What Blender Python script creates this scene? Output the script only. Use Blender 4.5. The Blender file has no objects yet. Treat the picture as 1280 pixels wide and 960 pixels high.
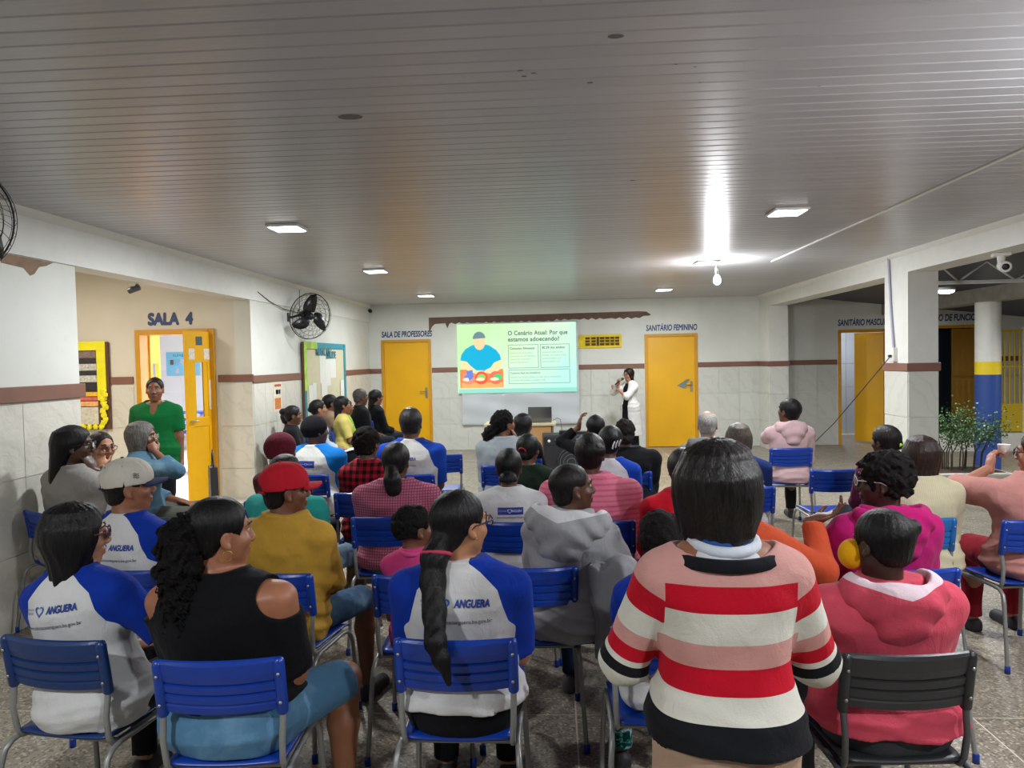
import bpy, bmesh, math, random
import numpy as np
from mathutils import Vector, Matrix
from mathutils.bvhtree import BVHTree
from math import sin, cos, pi, radians, sqrt, atan2

scene = bpy.context.scene
COL = scene.collection
random.seed(7)
rng = np.random.default_rng(7)

# ------------------------------------------------------------------ camera
CAM_H = 1.74
YAW, PITCH, ROLL, FPX = 0.0592, 0.03397, -0.02101, 914.0
_fw = Vector((-sin(YAW) * cos(PITCH), cos(YAW) * cos(PITCH), -sin(PITCH)))
_rt = Vector((cos(YAW), sin(YAW), 0.0))
_up = _rt.cross(_fw)
_r2 = _rt * cos(ROLL) + _up * sin(ROLL)
_u2 = -_rt * sin(ROLL) + _up * cos(ROLL)
cam_data = bpy.data.cameras.new('camera')
cam_data.sensor_width = 36.0
cam_data.sensor_fit = 'HORIZONTAL'
cam_data.lens = FPX / 1280.0 * 36.0
cam_data.clip_end = 200
cam_data.clip_start = 0.05
cam = bpy.data.objects.new('camera', cam_data)
COL.objects.link(cam)
cam.matrix_world = Matrix(((_r2.x, _u2.x, -_fw.x, 0), (_r2.y, _u2.y, -_fw.y, 0), (_r2.z, _u2.z, -_fw.z, CAM_H), (0, 0, 0, 1)))
scene.camera = cam

# ------------------------------------------------------------------ world, exposure
world = bpy.data.worlds.new('night')
scene.world = world
world.use_nodes = True
world.node_tree.nodes['Background'].inputs[0].default_value = (0.012, 0.016, 0.028, 1)
world.node_tree.nodes['Background'].inputs[1].default_value = 1.0
vs = scene.view_settings
vs.view_transform = 'Standard'
vs.look = 'None'
vs.gamma = 1.0
vs.use_curve_mapping = False
vs.exposure = 0.92
scene.cycles.max_bounces = 6
scene.cycles.diffuse_bounces = 4
scene.cycles.glossy_bounces = 3
scene.cycles.transmission_bounces = 6
scene.cycles.transparent_max_bounces = 8
scene.cycles.sample_clamp_indirect = 6.0
scene.cycles.caustics_reflective = False
scene.cycles.caustics_refractive = False


def area_light(loc, size, power, color=(1, 1, 1), rot=(0, 0, 0), size_y=None, spread=None):
    l = bpy.data.lights.new('lamp_and_fill_glow', 'AREA')
    l.energy = power
    l.color = color
    l.shape = 'RECTANGLE'
    l.size = size
    l.size_y = size_y or size
    if spread:
        l.spread = spread
    o = bpy.data.objects.new('lamp_and_fill_glow', l)
    o.location = loc
    o.rotation_euler = rot
    COL.objects.link(o)
    return o


LAMP_SPOTS = [(-2.1, 5.73), (-2.1, 8.6), (-2.1, 12.0), (1.79, 5.73), (1.79, 8.7), (1.79, 12.05)]
CEIL = 2.83
for lx, ly in LAMP_SPOTS:
    area_light((lx, ly, CEIL - 0.03), 0.2, 34.0, (0.95, 0.985, 1.0))
for lx, ly in [(-2.1, -0.1), (1.79, -0.1)]:  # unseen pair without fixtures, added behind the camera to brighten the backs
    area_light((lx, ly, CEIL - 0.03), 0.2, 44.0, (0.95, 0.985, 1.0))
# warm lamp of the side hall, bright lamps of the classroom, porch lamps, last one an added porch fill
area_light((-5.6, 6.6, 2.85), 0.3, 34.0, (1.0, 0.90, 0.76))
area_light((-5.4, 10.6, 2.75), 0.9, 250.0, (0.96, 0.98, 1.0))
area_light((4.75, 9.2, 2.40), 0.2, 26.0, (0.92, 0.96, 1.0))
area_light((8.2, 9.6, 2.05), 0.2, 45.0, (1.0, 0.97, 0.9))
area_light((5.6, 5.0, 2.45), 0.2, 22.0, (0.92, 0.96, 1.0))  # fill with no lamp of its own, added to brighten the porch

# ------------------------------------------------------------------ materials
def srgb(h):
    h = h.lstrip('#')
    c = [int(h[i:i + 2], 16) / 255.0 for i in (0, 2, 4)]
    return tuple(((v / 12.92) if v <= 0.04045 else ((v + 0.055) / 1.055) ** 2.4) for v in c)


MATS = {}


class NT:
    """thin wrapper for building node trees"""
    def __init__(self, name):
        self.m = bpy.data.materials.new(name)
        self.m.use_nodes = True
        self.t = self.m.node_tree
        self.b = self.t.nodes['Principled BSDF']

    def n(self, kind, **kw):
        nd = self.t.nodes.new(kind)
        for k, v in kw.items():
            if k.startswith('i_'):
                nd.inputs[k[2:].replace('_', ' ')].default_value = v
            elif k.startswith('n') and k[1:].isdigit():
                nd.inputs[int(k[1:])].default_value = v
            else:
                setattr(nd, k, v)
        return nd

    def l(self, a, b):
        self.t.links.new(a, b)

    def coord(self, which='Object', scale=(1, 1, 1)):
        tc = self.n('ShaderNodeTexCoord')
        mp = self.n('ShaderNodeMapping')
        mp.inputs['Scale'].default_value = scale
        self.l(tc.outputs[which], mp.inputs['Vector'])
        return mp.outputs[0]

    def noise(self, vec, scale, detail=3, rough=0.55, dist=0.0):
        nd = self.n('ShaderNodeTexNoise')
        nd.inputs['Scale'].default_value = scale
        nd.inputs['Detail'].default_value = detail
        nd.inputs['Roughness'].default_value = rough
        nd.inputs['Distortion'].default_value = dist
        self.l(vec, nd.inputs['Vector'])
        return nd.outputs['Fac']

    def ramp(self, fac, stops, interp='LINEAR'):
        nd = self.n('ShaderNodeValToRGB')
        cr = nd.color_ramp
        cr.interpolation = interp
        while len(cr.elements) < len(stops):
            cr.elements.new(0.5)
        for e, (p, c) in zip(cr.elements, stops):
            e.position = p
            e.color = (*c, 1) if len(c) == 3 else c
        self.l(fac, nd.inputs[0])
        return nd.outputs[0]

    def mix(self, fac, a, b, blend='MIX'):
        nd = self.n('ShaderNodeMix', data_type='RGBA', blend_type=blend)
        for sock, v in ((nd.inputs[0], fac), (nd.inputs[6], a), (nd.inputs[7], b)):
            if hasattr(v, 'links') or hasattr(v, 'is_output'):
                self.l(v, sock)
            elif isinstance(v, (int, float)):
                sock.default_value = v
            else:
                sock.default_value = (*v, 1)
        return nd.outputs[2]

    def math(self, op, a, b=None, c=None):
        nd = self.n('ShaderNodeMath', operation=op)
        for i, v in enumerate((a, b, c)):
            if v is None:
                continue
            if isinstance(v, (int, float)):
                nd.inputs[i].default_value = v
            else:
                self.l(v, nd.inputs[i])
        return nd.outputs[0]

    def bump(self, h, strength, dist=0.01):
        nd = self.n('ShaderNodeBump')
        nd.inputs['Strength'].default_value = strength
        nd.inputs['Distance'].default_value = dist
        self.l(h, nd.inputs['Height'])
        self.l(nd.outputs[0], self.b.inputs['Normal'])

    def color(self, c):
        if hasattr(c, 'is_output'):
            self.l(c, self.b.inputs['Base Color'])
        else:
            self.b.inputs['Base Color'].default_value = (*c, 1)

    def rough(self, v):
        self.b.inputs['Roughness'].default_value = v


def mat(name, color, rough=0.6, metal=0.0, var=0.0, vscale=8.0, bump=0.0, bscale=60.0, spec=0.5, emit=0.0, sheen=0.0):
    key = (name, color, rough, metal, var, vscale, bump, bscale, spec, emit, sheen)
    if key in MATS:
        return MATS[key]
    c = srgb(color) if isinstance(color, str) else color
    t = NT(name)
    vec = t.coord()
    if var:
        f = t.noise(vec, vscale)
        lo = tuple(x * (1 - var) for x in c)
        hi = tuple(min(1, x * (1 + var)) for x in c)
        t.color(t.ramp(f, [(0.3, lo), (0.7, hi)]))
    else:
        t.color(c)
    t.rough(rough)
    t.b.inputs['Metallic'].default_value = metal
    t.b.inputs['Specular IOR Level'].default_value = spec
    if sheen:
        t.b.inputs['Sheen Weight'].default_value = sheen
    if emit:
        t.b.inputs['Emission Color'].default_value = (*c, 1)
        t.b.inputs['Emission Strength'].default_value = emit
    if bump:
        t.bump(t.noise(vec, bscale, 4), bump, 0.004)
    MATS[key] = t.m
    return t.m


# ------------------------------------------------------------------ mesh helpers
class MB:
    def __init__(self):
        self.v = []
        self.f = []
        self.s = []
        self.mi = []

    def add(self, vs_, fs, smooth=False, mi=0):
        n = len(self.v)
        self.v += [tuple(p) for p in vs_]
        for f in fs:
            self.f.append(tuple(i + n for i in f))
            self.s.append(smooth)
            self.mi.append(mi)
        return self

    def box(self, x0, x1, y0, y1, z0, z1, M=None, mi=0):
        p = [(x0, y0, z0), (x1, y0, z0), (x1, y1, z0), (x0, y1, z0), (x0, y0, z1), (x1, y0, z1), (x1, y1, z1), (x0, y1, z1)]
        if M is not None:
            p = [tuple(M @ Vector(q)) for q in p]
        return self.add(p, [(0, 3, 2, 1), (4, 5, 6, 7), (0, 1, 5, 4), (1, 2, 6, 5), (2, 3, 7, 6), (3, 0, 4, 7)], mi=mi)

    def bbox(self, x0, x1, y0, y1, z0, z1, b=0.01, M=None, mi=0):
        """box with chamfered edges"""
        bm = bmesh.new()
        bmesh.ops.create_cube(bm, size=1.0)
        for v in bm.verts:
            v.co = Vector((x0 + (v.co.x + .5) * (x1 - x0), y0 + (v.co.y + .5) * (y1 - y0), z0 + (v.co.z + .5) * (z1 - z0)))
        bmesh.ops.bevel(bm, geom=list(bm.edges), offset=b, segments=2, affect='EDGES', profile=0.5)
        vs_ = [(M @ v.co) if M is not None else v.co.copy() for v in bm.verts]
        bm.verts.index_update()
        fs = [[v.index for v in f.verts] for f in bm.faces]
        bm.free()
        return self.add(vs_, fs, mi=mi)

    def tube(self, pts, r, n=10, closed=False, caps=True, mi=0):
        pts = [Vector(p) for p in pts]
        N = len(pts)
        rs = r if isinstance(r, (list, tuple)) else [r] * N
        tang = []
        for i in range(N):
            if closed:
                t = pts[(i + 1) % N] - pts[i - 1]
            else:
                t = pts[min(i + 1, N - 1)] - pts[max(i - 1, 0)]
            tang.append(t.normalized())
        up = Vector((0, 0, 1)) if abs(tang[0].z) < 0.9 else Vector((1, 0, 0))
        nrm = (up - tang[0] * up.dot(tang[0])).normalized()
        vs_ = []
        for i in range(N):
            nrm = (nrm - tang[i] * nrm.dot(tang[i]))
            nrm.normalize()
            bi = tang[i].cross(nrm)
            for k in range(n):
                a = 2 * pi * k / n
                vs_.append(pts[i] + (nrm * cos(a) + bi * sin(a)) * rs[i])
        fs = []
        for i in range(N if closed else N - 1):
            j = (i + 1) % N
            for k in range(n):
                k2 = (k + 1) % n
                fs.append((i * n + k, i * n + k2, j * n + k2, j * n + k))
        self.add(vs_, fs, True, mi)
        if caps and not closed:
            self.add([vs_[k] for k in range(n)], [tuple(reversed(range(n)))], False, mi)
            self.add([vs_[(N - 1) * n + k] for k in range(n)], [tuple(range(n))], False, mi)
        return self

    def lathe(self, prof, n=24, M=None, mi=0):
        vs_ = []
        for (r, z) in prof:
            for k in range(n):
                a = 2 * pi * k / n
                p = Vector((r * cos(a), r * sin(a), z))
                vs_.append(M @ p if M is not None else p)
        fs = []
        for i in range(len(prof) - 1):
            for k in range(n):
                k2 = (k + 1) % n
                fs.append((i * n + k, i * n + k2, (i + 1) * n + k2, (i + 1) * n + k))
        self.add(vs_, fs, True, mi)
        L = len(prof) - 1
        if prof[0][0] > 1e-4:
            self.add(vs_[:n], [tuple(reversed(range(n)))], False, mi)
        if prof[-1][0] > 1e-4:
            self.add(vs_[L * n:], [tuple(range(n))], False, mi)
        return self

    def poly(self, pts2, axis, d0, d1, mi=0):
        """prism of a 2D outline; axis 'y': pts are (x, z), extruded y from d0 to d1; 'z': (x, y); 'x': (y, z)"""
        def P(a, b, d):
            return {'y': (a, d, b), 'z': (a, b, d), 'x': (d, a, b)}[axis]
        n = len(pts2)
        vs_ = [P(a, b, d0) for a, b in pts2] + [P(a, b, d1) for a, b in pts2]
        fs = [tuple(range(n)), tuple(reversed(range(n, 2 * n)))] + [(i, i + n, (i + 1) % n + n, (i + 1) % n) for i in range(n)]
        return self.add(vs_, fs, False, mi)

    def mesh(self, name):
        me = bpy.data.meshes.new(name)
        me.from_pydata(self.v, [], self.f)
        me.polygons.foreach_set('use_smooth', self.s)
        me.polygons.foreach_set('material_index', self.mi)
        me.update()
        return me


def ob(name, mb, m, parent=None, loc=None, rot=None):
    me = mb.mesh(name) if isinstance(mb, MB) else mb
    if m is not None and len(me.materials) == 0:
        for mm in (m if isinstance(m, (list, tuple)) else [m]):
            me.materials.append(mm)
    o = bpy.data.objects.new(name, me)
    COL.objects.link(o)
    if parent:
        o.parent = parent
    if loc:
        o.location = loc
    if rot:
        o.rotation_euler = rot
    return o


def fix_normals(o):
    bm = bmesh.new()
    bm.from_mesh(o.data)
    bmesh.ops.recalc_face_normals(bm, faces=bm.faces)
    bm.to_mesh(o.data)
    bm.free()
    return o


def thing(name, label, cat, loc=(0, 0, 0), rz=0.0, group=None):
    o = bpy.data.objects.new(name, None)
    o.empty_display_size = 0.1
    COL.objects.link(o)
    o.location = loc
    o.rotation_euler = (0, 0, rz)
    return tag(o, label, cat, group)


def tag(o, label, cat, group=None):
    o['label'] = label
    o['category'] = cat
    if group:
        o['group'] = group
    return o


def struct(name, mb, m, parent=None):
    o = ob(name, mb, m, parent)
    if parent is None:
        o['kind'] = 'structure'
    return o


def text_mesh(body, size, offset=0.0, extrude=0.0, shear=0.0, spacing=1.0, align='CENTER', bold=0.0):
    cu = bpy.data.curves.new('lettering', 'FONT')
    cu.body = body
    cu.size = size
    cu.offset = offset
    cu.extrude = extrude
    cu.shear = shear
    cu.space_character = spacing
    cu.align_x = align
    cu.align_y = 'CENTER'
    o = bpy.data.objects.new('lettering', cu)
    COL.objects.link(o)
    dg = bpy.context.evaluated_depsgraph_get()
    me = bpy.data.meshes.new_from_object(o.evaluated_get(dg))
    bpy.data.objects.remove(o)
    if bold:
        n = len(me.vertices)
        vs_ = [tuple(v.co) for v in me.vertices]
        fs_ = [tuple(p.vertices) for p in me.polygons]
        V, Fc = [], []
        for k, (dx, dy) in enumerate(((0, 0), (bold, 0), (-bold, 0), (0, bold), (0, -bold), (bold * .7, bold * .7), (-bold * .7, -bold * .7), (bold * .7, -bold * .7), (-bold * .7, bold * .7))):
            V += [(a + dx, b + dy, c + .00006 * k) for a, b, c in vs_]
            Fc += [tuple(i + n * k for i in f) for f in fs_]
        me = bpy.data.meshes.new('lettering')
        me.from_pydata(V, [], Fc)
    return me


# ------------------------------------------------------------------ setting materials
def wall_paint_mat():
    t = NT('wall_paint')
    v = t.coord('Object')
    f = t.noise(v, 1.3, 5)
    f2 = t.noise(v, 14, 4)
    c = t.ramp(f, [(0.3, srgb('#cfd0c8')), (0.7, srgb('#dddfd8'))])
    c = t.mix(t.ramp(f2, [(0.62, (0, 0, 0)), (0.8, (0.25, 0.25, 0.25))]), c, srgb('#b9b4a6'))
    t.color(c)
    t.rough(0.55)
    t.bump(t.noise(v, 40, 5), 0.15, 0.004)
    return t.m


def hall_paint_mat():
    t = NT('hall_paint')
    v = t.coord('Object')
    f = t.noise(v, 1.3, 5)
    t.color(t.ramp(f, [(0.3, srgb('#cfc9bb')), (0.7, srgb('#dbd5c6'))]))
    t.rough(0.6)
    return t.m


def tile_mat(name, base, vein, amount, relief=0.0):
    t = NT(name)
    v = t.coord('Generated' if False else 'Object')
    oi = t.n('ShaderNodeObjectInfo')
    vm = t.n('ShaderNodeVectorMath', operation='ADD')
    t.l(v, vm.inputs[0])
    t.l(oi.outputs['Location'], vm.inputs[1])
    wv = t.n('ShaderNodeTexWave', wave_type='BANDS', bands_direction='DIAGONAL')
    wv.inputs['Scale'].default_value = 2.2
    wv.inputs['Distortion'].default_value = 9.0
    wv.inputs['Detail'].default_value = 4.0
    wv.inputs['Detail Scale'].default_value = 1.6
    t.l(vm.outputs[0], wv.inputs['Vector'])
    thin = t.ramp(wv.outputs['Fac'], [(0.0, (amount,) * 3), (0.22, (0, 0, 0))])
    c = t.mix(thin, srgb(base), srgb(vein))
    r = t.ramp(oi.outputs['Random'], [(0, (0.94,) * 3), (1, (1.0,) * 3)])
    t.color(t.mix(1.0, c, r, 'MULTIPLY'))
    t.rough(0.22)
    if relief:
        t.bump(t.noise(vm.outputs[0], 16, 1, 0.3, 1.5), relief, 0.01)
    return t.m


def granilite_mat():
    t = NT('granilite_floor')
    v = t.coord('Object')
    oi = t.n('ShaderNodeObjectInfo')
    base = t.ramp(oi.outputs['Random'], [(0, srgb('#857c6c')), (0.5, srgb('#91887a')), (1, srgb('#9d9484'))])
    big = t.noise(v, 1.1, 4)
    c = t.mix(t.ramp(big, [(0.35, (0, 0, 0)), (0.75, (0.35,) * 3)]), base, srgb('#6e6455'))
    vo = t.n('ShaderNodeTexVoronoi', feature='F1')
    vo.inputs['Scale'].default_value = 95
    t.l(v, vo.inputs['Vector'])
    chips = t.n('ShaderNodeSeparateColor')
    t.l(vo.outputs['Color'], chips.inputs[0])
    c = t.mix(t.ramp(chips.outputs[0], [(0.80, (0, 0, 0)), (0.83, (0.7,) * 3)]), c, srgb('#c8bfae'))
    c = t.mix(t.ramp(chips.outputs[1], [(0.74, (0, 0, 0)), (0.78, (0.6,) * 3)]), c, srgb('#4e463b'))
    t.color(c)
    f = t.noise(v, 6, 4)
    rr = t.ramp(f, [(0.3, (0.3,) * 3), (0.7, (0.5,) * 3)])
    t.l(rr, t.b.inputs['Roughness'])
    t.bump(t.noise(v, 130, 3), 0.12, 0.002)
    return t.m


def ceiling_mat():
    t = NT('pvc_ceiling')
    oi = t.n('ShaderNodeObjectInfo')
    v = t.coord('Object')
    c = t.ramp(oi.outputs['Random'], [(0, srgb('#abaaae')), (1, srgb('#b5b4b8'))])
    f = t.noise(v, 3, 5)
    c = t.mix(t.ramp(f, [(0.66, (0, 0, 0)), (0.76, (0.3,) * 3)]), c, srgb('#a39f99'))
    t.color(c)
    t.rough(0.30)
    t.b.inputs['Specular IOR Level'].default_value = 0.55
    t.bump(t.noise(t.coord('Object', (0.6, 6, 1)), 9, 4), 0.10, 0.01)
    return t.m


M_WALL = wall_paint_mat()
M_HALL = hall_paint_mat()
M_TILE = tile_mat('marbled_tile', '#d0d1c9', '#bdbdb5', 0.35)
M_TILE_W = tile_mat('relief_tile', '#d6d3c8', '#c4c0b4', 0.35, 0.35)
M_GROUT = mat('grout', '#8f8b80', 0.8)
M_BROWN = mat('brown_trim', '#7c5546', 0.5, var=0.06)
M_FLOOR = granilite_mat()
M_JOINT = mat('floor_joint', '#d8d0be', 0.6)
M_CEIL = ceiling_mat()
M_WHITE = mat('white_paint', '#dcdcd6', 0.5, var=0.03)
M_YELLOW = mat('yellow_door_paint', '#e2a902', 0.38, var=0.06, vscale=2.0)
M_YELLOW_D = mat('yellow_frame_paint', '#c98f0c', 0.42, var=0.05)
M_BLUEPAINT = mat('blue_lettering', '#17366e', 0.5)
M_STEEL = mat('brushed_steel', '#9a9a98', 0.35, 0.8)
M_BLACK = mat('black_plastic', '#15161a', 0.4)
M_CONC = mat('concrete', '#8d8980', 0.85, var=0.15, bump=0.3)

# ------------------------------------------------------------------ floor
X_L, X_R, Y_B = -3.6, 3.85, 14.06
base = MB().box(-9.5, 14.0, -1.5, 20.0, -0.12, -0.0012)
floor = struct('floor', base, M_JOINT)
gap = 0.004
xs = [0.07 + 1.87 * k for k in range(-6, 9)]
ys = [3.52 + 1.75 * k for k in range(-3, 9)]
for i in range(len(xs) - 1):
    for j in range(len(ys) - 1):
        x0, x1, y0, y1 = xs[i], xs[i + 1], ys[j], ys[j + 1]
        if y0 > 14.1 and x0 > -3.8:
            continue
        b = MB().box(x0 + gap - (x0 + x1) / 2, x1 - gap - (x0 + x1) / 2, y0 + gap - (y0 + y1) / 2, y1 - gap - (y0 + y1) / 2, -0.02, 0)
        o = ob('floor_panel', b, M_FLOOR, floor, ((x0 + x1) / 2, (y0 + y1) / 2, 0))
# ------------------------------------------------------------------ ceiling of grooved planks
ceil_base = struct('ceiling', MB().box(X_L - 0.2, X_R + 0.3, -1.2, Y_B + 0.2, CEIL + 0.012, CEIL + 0.08), M_WHITE)
W = 0.1
pm = MB()
x0, x1 = X_L - 0.0, X_R + 0.0
pr_ = [(-W / 2 + 0.002, 0.012), (-W / 2 + 0.002, 0.003), (-W / 2 + 0.009, 0.0), (W / 2 - 0.005, 0.0), (W / 2 - 0.001, 0.0035), (W / 2 - 0.001, 0.012)]
for k in range(len(pr_) - 1):
    (ya, za), (yb, zb) = pr_[k], pr_[k + 1]
    pm.add([(x0, ya, za), (x1, ya, za), (x1, yb, zb), (x0, yb, zb)], [(0, 3, 2, 1)])
plank_me = pm.mesh('ceiling_plank')
plank_me.materials.append(M_CEIL)
for k in range(152):
    y = -1.146 + W * k
    if y > Y_B - 0.02:
        break
    o = bpy.data.objects.new('ceiling_plank', plank_me)
    COL.objects.link(o)
    o.parent = ceil_base
    o.location = (0, y, CEIL)

# ------------------------------------------------------------------ walls
def tiles(parent, axis, fixed, a0, a1, z0, z1, side, m, tw=0.345, th=0.505, skip=()):
    """tile pieces on a wall plane. axis 'x' = plane at X=fixed running along Y; 'y' = plane at Y=fixed running along X"""
    n = max(1, round((a1 - a0) / tw))
    rows = max(1, round((z1 - z0) / th))
    w = (a1 - a0) / n
    h = (z1 - z0) / rows
    g = 0.003
    d = 0.008
    bm_ = MB()
    if axis == 'x':
        bm_.box(0, d * side, -w / 2 + g, w / 2 - g, -h / 2 + g, h / 2 - g) if side > 0 else bm_.box(d * side, 0, -w / 2 + g, w / 2 - g, -h / 2 + g, h / 2 - g)
    else:
        bm_.box(-w / 2 + g, w / 2 - g, d * side, 0, -h / 2 + g, h / 2 - g) if side < 0 else bm_.box(-w / 2 + g, w / 2 - g, 0, d * side, -h / 2 + g, h / 2 - g)
    me = bm_.mesh('tile')
    me.materials.append(m)
    for i in range(n):
        for j in range(rows):
            c = a0 + w * (i + .5)
            z = z0 + h * (j + .5)
            if any(s0 < c < s1 for s0, s1 in skip):
                continue
            o = bpy.data.objects.new('tile', me)
            COL.objects.link(o)
            o.parent = parent
            o.location = (fixed, c, z) if axis == 'x' else (c, fixed, z)


TZ = 1.515
DOORS_B = [(-3.354, -2.40), (1.717, 2.694), (5.312, 6.25), (7.05, 7.85)]
DH = 2.15
# back wall, with openings where the doors are
wb = MB()
edges = [X_L - 0.2]
for a, b in DOORS_B:
    edges += [a, b]
edges.append(12.5)
for k in range(0, len(edges), 2):
    wb.box(edges[k], edges[k + 1], Y_B, Y_B + 0.18, 0, 3.2)
for a, b in DOORS_B:
    wb.box(a, b, Y_B, Y_B + 0.18, DH, 3.2)
wall_back = struct('wall_back', wb, M_WALL)
segs = [(X_L, -3.354 - 0.02), (-2.38, 1.70), (2.71, X_R), (4.19, 5.28), (6.28, 7.02), (7.88, 9.6)]
for a, b in segs:
    if b - a > 0.1:
        tiles(wall_back, 'y', Y_B, a, b, 0, TZ, -1, M_TILE)
for a, b in segs:
    ob('brown_trim', MB().bbox(a, b, Y_B - 0.022, Y_B, 1.515, 1.605, 0.004), M_BROWN, wall_back)

# left wall, near piece
wall_left = struct('wall_left', MB().box(X_L - 0.2, X_L, -1.3, 5.34, 0, CEIL + 0.1), M_WALL)
tiles(wall_left, 'x', X_L, -1.3, 5.33, 0, TZ, 1, M_TILE_W, 0.60, 0.505)
ob('brown_trim', MB().bbox(X_L - 0.21, X_L + 0.028, -1.3, 5.37, 1.52, 1.625, 0.004), M_BROWN, wall_left)
# left wall, far piece
wall_left2 = struct('wall_left_far', MB().box(X_L - 0.2, X_L, 8.509, Y_B, 0, CEIL + 0.1), M_WALL)
tiles(wall_left2, 'x', X_L, 8.52, Y_B - 0.01, 0, TZ, 1, M_TILE_W)
ob('brown_trim', MB().bbox(X_L, X_L + 0.024, 8.50, Y_B - 0.02, 1.52, 1.61, 0.004), M_BROWN, wall_left2)
# wall of the side hall with the open classroom door
D4 = (-4.998, -4.05)
wh = MB()
wh.box(-9.0, D4[0], 8.509, 8.69, 0, 3.1).box(D4[1], X_L - 0.2, 8.509, 8.69, 0, 3.1).box(D4[0], D4[1], 8.509, 8.69, 2.17, 3.1)
wall_hall = struct('wall_hall', wh, M_HALL)
tiles(wall_hall, 'y', 8.509, -7.2, D4[0] - 0.06, 0, TZ, -1, M_TILE_W)
tiles(wall_hall, 'y', 8.509, D4[1] + 0.04, X_L, 0, TZ, -1, M_TILE_W, 0.36)
ob('brown_trim', MB().bbox(-7.2, D4[0] - 0.06, 8.487, 8.509, 1.54, 1.625, 0.004), M_BROWN, wall_hall)
ob('brown_trim', MB().bbox(D4[1] + 0.04, X_L + 0.02, 8.487, 8.509, 1.54, 1.625, 0.004), M_BROWN, wall_hall)
struct('wall_hall_near', MB().box(-9.0, X_L - 0.2, 5.14, 5.339, 0, 3.1), M_HALL)
struct('wall_hall_end', MB().box(-9.2, -9.0, 5.1, 8.7, 0, 3.1), M_HALL)
struct('ceiling_hall', MB().box(-9.2, X_L - 0.2, 5.1, 8.7, 3.0, 3.1), M_WHITE)
# the classroom behind
M_ROOMW = mat('classroom_paint', '#e6e6ea', 0.5)
M_ROOMT = mat('classroom_tile', '#dfdee4', 0.25)
wr = MB().box(-9.2, X_L - 0.2, 16.2, 16.4, 0, 3.1).box(-9.2, -9.0, 8.7, 16.3, 0, 3.1).box(X_L - 0.4, X_L - 0.2, 8.7, 16.3, 0, 3.1)
wall_room = struct('wall_classroom', wr, M_ROOMW)
tiles(wall_room, 'y', 16.2, -9.0, -6.0, 0.15, 1.66, -1, M_ROOMT, 0.5, 0.505)
struct('ceiling_classroom', MB().box(-9.2, X_L - 0.2, 8.69, 16.3, 3.0, 3.1), M_WHITE)
struct('floor_hall', MB().box(-9.0, X_L - 0.02, 5.34, 16.2, 0.0, 0.15), mat('pale_granilite', '#b5b0aa', 0.35, var=0.08, vscale=5))
# beams
beam = MB().box(X_L - 0.2, X_L + 0.018, -1.3, Y_B, 2.51, CEIL)
struct('beam_left', beam, M_WHITE)
ob('ceiling_cornice', MB().poly([(X_L + 0.018, CEIL), (X_L + 0.075, CEIL), (X_L + 0.06, CEIL - 0.02), (X_L + 0.018, CEIL - 0.05)], 'y', -1.3, Y_B), M_WHITE, bpy.data.objects['beam_left'])
struct('beam_right', MB().box(X_R, X_R + 0.32, -1.3, Y_B, 2.60, CEIL + 0.15), M_WHITE)
ob('ceiling_cornice', MB().poly([(X_R, CEIL), (X_R - 0.055, CEIL), (X_R - 0.04, CEIL - 0.02), (X_R, CEIL - 0.045)], 'y', -1.3, Y_B), M_WHITE, bpy.data.objects['beam_right'])
M_PEEL = mat('bare_plaster', '#8f7660', 0.85, var=0.2, vscale=12)
ob('peeled_patch', MB().poly([(4.6, 2.505), (5.10, 2.505), (5.02, 2.47), (4.95, 2.455), (4.90, 2.40), (4.86, 2.385), (4.80, 2.43), (4.6, 2.44)], 'x', X_L, X_L + 0.003), M_PEEL, wall_left)
ob('peeled_patch', MB().poly([(4.55, 2.60), (5.95, 2.60), (6.0, 2.63), (5.6, 2.66), (5.2, 2.655), (4.9, 2.70), (4.55, 2.72)], 'x', X_R - 0.004, X_R), M_PEEL, bpy.data.objects['beam_right'])
# right columns
def column(x0, x1, y0, y1, top, name='column'):
    c = struct(name, MB().box(x0, x1, y0, y1, 0, top), M_WHITE)
    tiles(c, 'y', y0, x0, x1, 0, TZ, -1, M_TILE, x1 - x0, 0.505)
    tiles(c, 'x', x0, y0, y1, 0, TZ, -1, M_TILE, 0.6, 0.505)
    ob('brown_trim', MB().bbox(x0 - 0.02, x1 + 0.02, y0 - 0.02, y1 + 0.02, 1.515, 1.605, 0.004), M_BROWN, c)
    return c


column(X_R, 4.17, 8.228, 8.79, 2.60)
column(X_R, 4.19, 13.42, Y_B, 2.60)
column(X_R, 4.17, 2.6, 3.1, 2.60)


# ------------------------------------------------------------------ doors
def frame_mb(a, b, h, y0, y1, t=0.045):
    return MB().bbox(a - t * .2, a + t, y0, y1, 0, h + t * .2, 0.004).bbox(b - t, b + t * .2, y0, y1, 0, h + t * .2, 0.004).bbox(a + t, b - t, y0, y1, h - t, h + t * .2, 0.004)


def lever(parent, x, y, z, s=1):
    mb = MB().bbox(x - 0.022, x + 0.022, y - 0.012, y, z - 0.10, z + 0.10, 0.004)
    mb.tube([(x, y - 0.01, z + 0.03), (x, y - 0.05, z + 0.03), (x - 0.12 * s, y - 0.055, z + 0.03)], 0.009, 8)
    return ob('handle', mb, M_STEEL, parent)


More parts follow.
